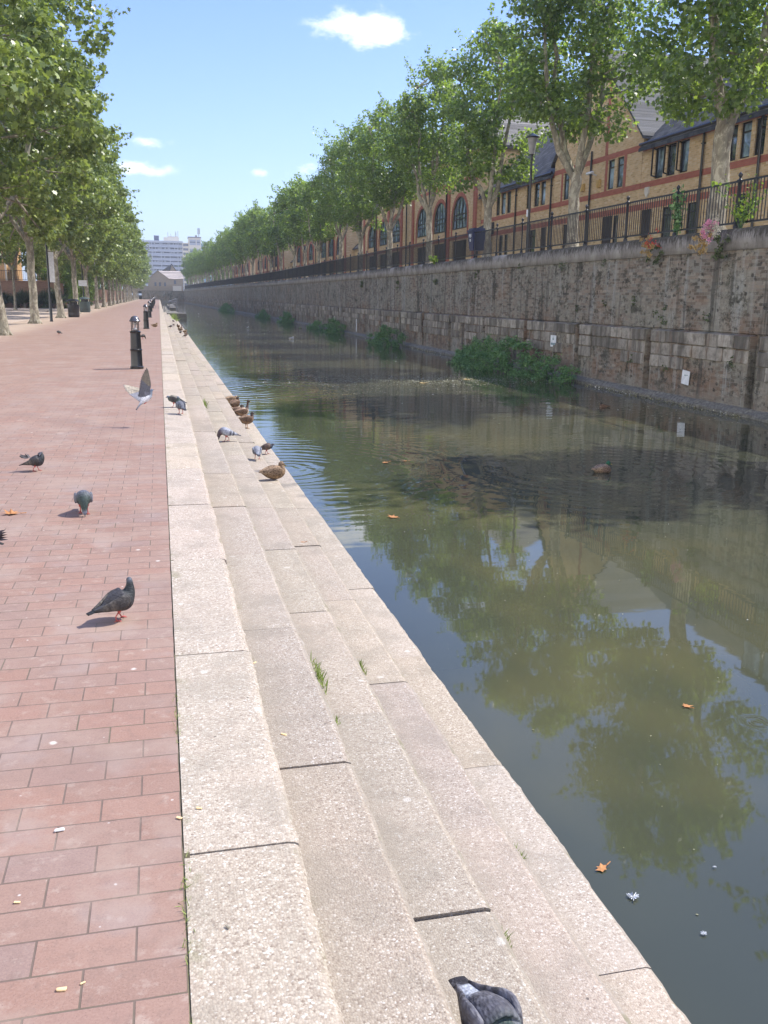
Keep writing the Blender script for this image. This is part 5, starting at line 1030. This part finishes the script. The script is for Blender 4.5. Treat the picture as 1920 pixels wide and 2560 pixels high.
# ducks
FE=dict(body=(.20,.145,.10),belly=(.24,.17,.11),neck=(.21,.155,.11),head=(.17,.125,.09),tail=(.24,.185,.135),wing=(.16,.115,.08)); DD=dict(body=(.13,.085,.06),belly=(.2,.14,.1),neck=(.09,.06,.05),head=(.05,.042,.04),tail=(.12,.085,.06),wing=(.11,.07,.05)); ML=dict(FE,head=(.015,.09,.05),neck=(.04,.05,.04),body=(.18,.14,.11),wing=(.15,.11,.085))
def duck(loc,head,pose,c,label,sc=.8,group='ducks on the steps'):
    t=empty('duck',loc,head,label,'duck',group); t.scale=(sc*.86,sc*1.02,sc*1.12); up=.075 if pose in('stand','preen','tall') else 0
    bd,nk,hd,tl=c['body'],c['neck'],c['head'],c['tail']
    B=[(-.27,.115,.020,.006,tl),(-.215,.110,.045,.018,tl),(-.14,.100,.075,.055,bd),(-.04,.095,.098,.085,bd),(.06,.098,.100,.090,c['belly']),(.13,.110,.078,.075,c['belly'])]
    H={'lie':[(.145,.145,.056,.052,nk),(.128,.172,.042,.040,nk),(.122,.193,.038,.037,hd),(.142,.204,.035,.033,hd),(.172,.194,.024,.022,hd),(.187,.187,.012,.011,hd)],
       'stand':[(.160,.155,.050,.048,nk),(.160,.185,.038,.037,nk),(.158,.206,.036,.036,hd),(.180,.215,.034,.032,hd),(.206,.206,.023,.021,hd),(.220,.200,.012,.011,hd)],
       'tall':[(.165,.175,.042,.042,nk),(.185,.235,.028,.028,nk),(.195,.285,.027,.027,nk),(.205,.315,.033,.033,hd),(.228,.320,.030,.029,hd),(.25,.310,.020,.018,hd),(.262,.304,.012,.010,hd)],
       'preen':[(.165,.150,.046,.045,nk),(.195,.150,.034,.033,nk),(.215,.120,.032,.031,nk),(.220,.085,.033,.032,hd),(.212,.058,.024,.024,hd),(.205,.045,.013,.012,hd)]}[pose]
    b=MB(); loft(b,[(q[0],q[1]+up,*q[2:]) for q in B+H],16,4); b.build('body',m_duck,t,smooth=True,color=True)
    for s in (-1,1):
        b=MB(); w_=c['wing']; loft(b,[(.12,.118+up,.014,.035,w_,s*.075),(.05,.122+up,.018,.058,w_,s*.093),(-.05,.118+up,.017,.055,w_,s*.090),(-.13,.118+up,.014,.038,tl,s*.068),(-.20,.122+up,.008,.018,w_,s*.040),(-.25,.126+up,.004,.008,tl,s*.02)],10,4); b.build('wing',m_duck,t,smooth=True,color=True)
    if up:
        for s in (-1,1): b=MB(); b.tube([(.0,s*.035,.10),(.005,s*.038,.05),(.0,s*.038,.006)],[.014,.008,.006],6); b.add([(-.005,s*.038,.004),(.055,s*.038-.026,.003),(.065,s*.038,.004),(.055,s*.038+.026,.003),(.0,s*.038,.016)],[(0,1,2,4),(0,4,2,3),(0,3,2,1)]); b.build('leg',m_oleg,t)
    e=H[-1];p=H[-3]; d=Vector((e[0]-p[0],0,e[1]-p[1])).normalized(); q=Vector((e[0],0,e[1]+up)); b=MB(); s=Vector((0,1,0)); n_=d.cross(s)
    V=[]
    for k,(l,w1,h) in enumerate([(-.008,.012,.011),(.018,.012,.006),(.04,.014,.004),(.052,.008,.002)]):
        for a,c_ in ((-1,-1),(1,-1),(1,1),(-1,1)): V.append(q+d*l+s*a*w1+n_*c_*h)
    b.add(V,[(i*4+k,i*4+(k+1)%4,i*4+4+(k+1)%4,i*4+4+k) for i in range(3) for k in range(4)]+[(12,13,14,15)]); b.build('bill',m_bill,t)
    o=Vector((p[0],0,p[1]+up))
    for s_ in (-1,1):
        b=MB(); c0=o+Vector((0,s_*.030,.006)); b.add([c0+Vector(v)*.005 for v in ((1,0,0),(-1,0,0),(0,1,0),(0,-1,0),(0,0,1),(0,0,-1))],[(0,2,4),(2,1,4),(1,3,4),(3,0,4),(2,0,5),(1,2,5),(3,1,5),(0,3,5)]); b.build('eye',m_beak,t)
    return t
duck((1.22,10.42,Z(3)),.25,'lie',FE,'mottled brown duck lying down on the fourth step, nearest duck',.80)
duck((1.38,19.3,Z(4)),.35,'preen',dict(FE,body=(.30,.22,.15)),'light brown duck preening at the back of the duck group')
duck((1.41,18.6,Z(4)),1.0,'stand',DD,'dark brown duck second from the back of the group')
duck((1.40,17.95,Z(4)),.2,'lie',DD,'dark duck lying low in the middle of the group')
duck((1.43,17.2,Z(4)),.5,'tall',dict(DD,body=(.22,.15,.11),belly=(.5,.42,.36)),'duck with its dark head held high and a pale breast')
duck((1.41,16.1,Z(4)),.35,'stand',dict(DD,body=(.19,.13,.09)),'front duck of the group standing on the lowest step')
for i,(x,y,k,hd,ps) in enumerate([(1.12,60,3,2.0,'stand'),(1.42,56.5,4,.6,'stand'),(1.38,53.9,4,.3,'lie'),(1.15,56,3,2.8,'lie'),(1.32,62,4,1.2,'tall')]):
    duck((x,y,Z(k)),hd,ps,[DD,FE][i%2],['far duck beside the railings end of the steps','far standing duck at the water edge','far duck lying closest to the water, leftmost reflection gap','far duck resting on the fourth step','farthest duck with raised head'][i],group='distant ducks on the steps')
duck((-.25,44.8,.001),.1,'lie',dict(FE,body=(.36,.29,.2)),'pale brown duck lying on the bricks by the second bollard')
duck((6.1,11.75,ZW-.055),.15,'lie',ML,'mallard with a dark green head swimming in the dark reflection',group='birds on the water')
duck((9.9,19.2,ZW-.055),2.6,'lie',dict(DD,body=(.03,.03,.03),head=(.02,.02,.02)),'small black water bird near the foot of the wall',.62,group='birds on the water')
for i,(x,y,lb) in enumerate([(7.3,52.8,'white gull resting on the far water'),(6.4,70,'second white gull farther up the canal'),(4.8,120,'white gull near the far left bend of the water')]): duck((x,y,ZW-.05),i,'lie',dict(FE,body=(.6,.6,.6),belly=(.7,.7,.7),neck=(.7,.7,.7),head=(.7,.7,.7),tail=(.3,.3,.3),wing=(.45,.46,.48)),lb,.8,group='gulls on the water')
# ------------------------------------------------------------------ leaves, crumbs, floating debris
def dead_leaf(loc,s,rz,label,mat=m_deadleaf,curl=.25,grp='fallen plane leaves'):
    b=MB(); pts=[(0,-.5),(.16,-.3),(.5,-.3),(.3,-.05),(.45,.25),(.15,.2),(0,.55),(-.15,.2),(-.45,.25),(-.3,-.05),(-.5,-.3),(-.16,-.3)]
    q_=random.Random(int(abs(loc[0])*977)); V=[(x*s*q_.uniform(.55,1.1),y*s*q_.uniform(.6,1.15),(x*x+y*y)*s*curl*q_.uniform(.2,3.2)) for i,(x,y) in enumerate(pts)]+[(0,0,.01*s)]
    b.add(V,[(i,(i+1)%12,12) for i in range(12)]); b.tube([(0,-.5*s,.05*s),(0.05*s,-.85*s,.01)],.003,4); o=b.build('fallen_leaf',mat,loc=loc,rz=rz); return tag(o,label,'leaf',grp)
for i,(x,y,z,s,rz,lb) in enumerate([(-1.06,6.57,.004,.13,1.2,'curled orange leaf lying on the brick paving at the left'),(2.45,9.61,ZW+.006,.15,.4,'orange leaf floating alone on the green water'),(3.18,12.97,ZW+.006,.14,2,'orange leaf floating by the ripples, left of its pair'),(3.50,13.05,ZW+.006,.11,.9,'orange leaf floating by the ripples, right of its pair'),(1.76,3.15,ZW+.006,.070,1.9,'tan leaf floating close to the lowest step'),(3.02,4.53,ZW+.006,.07,.2,'small orange leaf beside the circular ripple'),(1.13,7.6,Z(3)+.003,.05,1,'tiny brown leaf on the steps in front of the brown duck'),(9.0,26.5,ZW+.006,.3,1,'yellow leaf in the floating debris patch'),(7.3,25.4,ZW+.006,.3,2,'yellow leaf at the left of the debris patch')]):
    dead_leaf((x,y,z),s,rz,lb,curl=.25 if z>-.5 else .08,mat=m_deadleaf if i<7 else m_dry)
def crumb(loc,s,label,mat=m_crumb):
    b=MB(); rr_=random.Random(int(loc[1]*1000)); b.box(-s,s,-s*.45,s*.45,0,s*.5); b.v=[(x+rr_.uniform(-.2,.2)*s,y+rr_.uniform(-.2,.2)*s,z) for x,y,z in b.v]; o=b.build('crumb',mat,loc=loc,rz=rr_.uniform(-1,1)); md=o.modifiers.new('b','BEVEL'); md.width=s*.15; return tag(o,label,'crumb','crumbs and scraps on the ground')
import itertools
for x,y,z,s,lb in [(-.272,1.825,.001,.011,'larger pale bread crumb near the bottom left'),(-.228,1.835,.001,.006,'smaller bread crumb beside the larger one'),(-.41,2.16,.001,.008,'bread crumb on the joint at the left edge'),(-.004,2.46,.002,.009,'cream crumb on the gap between bricks and slab'),(.055,2.50,.003,.009,'tan crumb on the top slab'),(-.34,2.47,.001,.014,'bright white scrap on the bricks'),(.41,3.30,Z(1),.012,'pale pebble on the second step'),(.37,4.05,Z(1),.010,'yellowish scrap at the inner edge of the second step'),(.10,1.95,.003,.007,'dark pebble on the top slab')]:
    crumb((x,y,z),s,lb,m_white if 'white' in lb else (m_bark if 'dark' in lb else m_crumb))
rng=np.random.default_rng(77)
def flecks(cx,cy,sx,sy,n,s0,s1):
    return np.stack([cx+rng.normal(size=n)*sx,cy+rng.normal(size=n)*sy,np.full(n,ZW+.003)],1),rng.uniform(s0,s1,n)
sets=[flecks(5.8,26.5,2.0,1.7,3400,.018,.050),flecks(8.8,26.2,1.3,.9,3000,.018,.055),flecks(8,38,1.4,.8,700,.015,.05),flecks(3.5,30,1.2,5,1100,.012,.04),flecks(6,55,3.0,12,1200,.03,.09),flecks(5,85,3,18,900,.05,.14),flecks(9.3,22.4,1.4,1.5,500,.010,.035),flecks(11,20,.8,2.5,240,.015,.06),flecks(4.5,10,2.5,4,520,.007,.017),flecks(3,4.5,1.4,2.2,170,.004,.010),flecks(8,15,2.5,3,300,.006,.018)]
P=np.concatenate([q[0] for q in sets]); sz=np.concatenate([q[1] for q in sets]); k=(P[:,0]>1.66)&(P[:,0]<11.8); P=P[k]; sz=sz[k]; N=np.tile([0,0,1.],(len(P),1))+rng.normal(size=(len(P),3))*.08
me=leaf_mesh('floating_debris',P,N,sz,LEAF4,rng.random(len(P)),None,rng); me.materials.clear()
M_=Mat('floating_flecks',.5,.4); M_.col(M_.ramp(M_.attr('tint','Fac'),[(0,(.10,.10,.04)),(.45,(.22,.21,.11)),(.85,(.38,.36,.25)),(.98,(.70,.69,.65))])); me.materials.append(M_.m)
o=bpy.data.objects.new('floating_debris',me); C.objects.link(o); o['kind']='stuff'; o['label']='scattered pollen, duckweed and small litter floating on the canal'; o['category']='debris'
# litter washed up along the ledge
P,sz=flecks(11.95,0,.07,1,700,.015,.055); P[:,1]=np.concatenate([rng.uniform(17,24.5,420),rng.uniform(38,44,160),rng.uniform(50,58,120)]); P[:,2]+=rng.uniform(0,.05,700)
me=leaf_mesh('washed_up_litter',P,rng.normal(size=P.shape)+[0,0,1.5],sz,LEAF4,rng.random(700),M_.m,rng); o=bpy.data.objects.new('washed_up_litter',me); C.objects.link(o); o['kind']='stuff'; o['label']='washed up litter and twigs along the foot of the wall'; o['category']='litter'
for i,(x,y,s) in enumerate([(1.80,2.94,.024),(1.96,2.68,.012),(2.25,3.05,.007)]):
    b=MB(); 
    for k in range(70): a=rng.normal()*.9+(3.1 if k%3==0 else 0); q=s*rng.uniform(.3,1.1); w_=s*.10; b.add([(0,0,.002+.006*rng.random()),(q*math.cos(a)-w_*math.sin(a),q*math.sin(a)+w_*math.cos(a),.003+s*.35*rng.random()),(q*1.1*math.cos(a),q*1.1*math.sin(a),.003+s*.35*rng.random())],[(0,1,2)])
    tag(b.build('white_feather',m_white,loc=(x,y,ZW+.004)),['fluffy white feather floating near the lowest step','smaller white feather floating right of the fluffy one','tiny white speck of down on the water'][i],'feather','feathers on the water')

# ------------------------------------------------------------------ air
b=MB(); b.box(-62,72,-22,760,-4.6,41); hz=b.build('haze',None); hz['kind']='stuff'
hm=bpy.data.materials.new('haze'); hm.use_nodes=True; hm.node_tree.nodes.remove(hm.node_tree.nodes['Principled BSDF']); pv=hm.node_tree.nodes.new('ShaderNodeVolumePrincipled'); pv.inputs['Color'].default_value=(.80,.88,1,1); pv.inputs['Density'].default_value=.0005; pv.inputs['Anisotropy'].default_value=.2
hm.node_tree.links.new(pv.outputs[0],hm.node_tree.nodes['Material Output'].inputs['Volume']); hz.data.materials.append(hm)
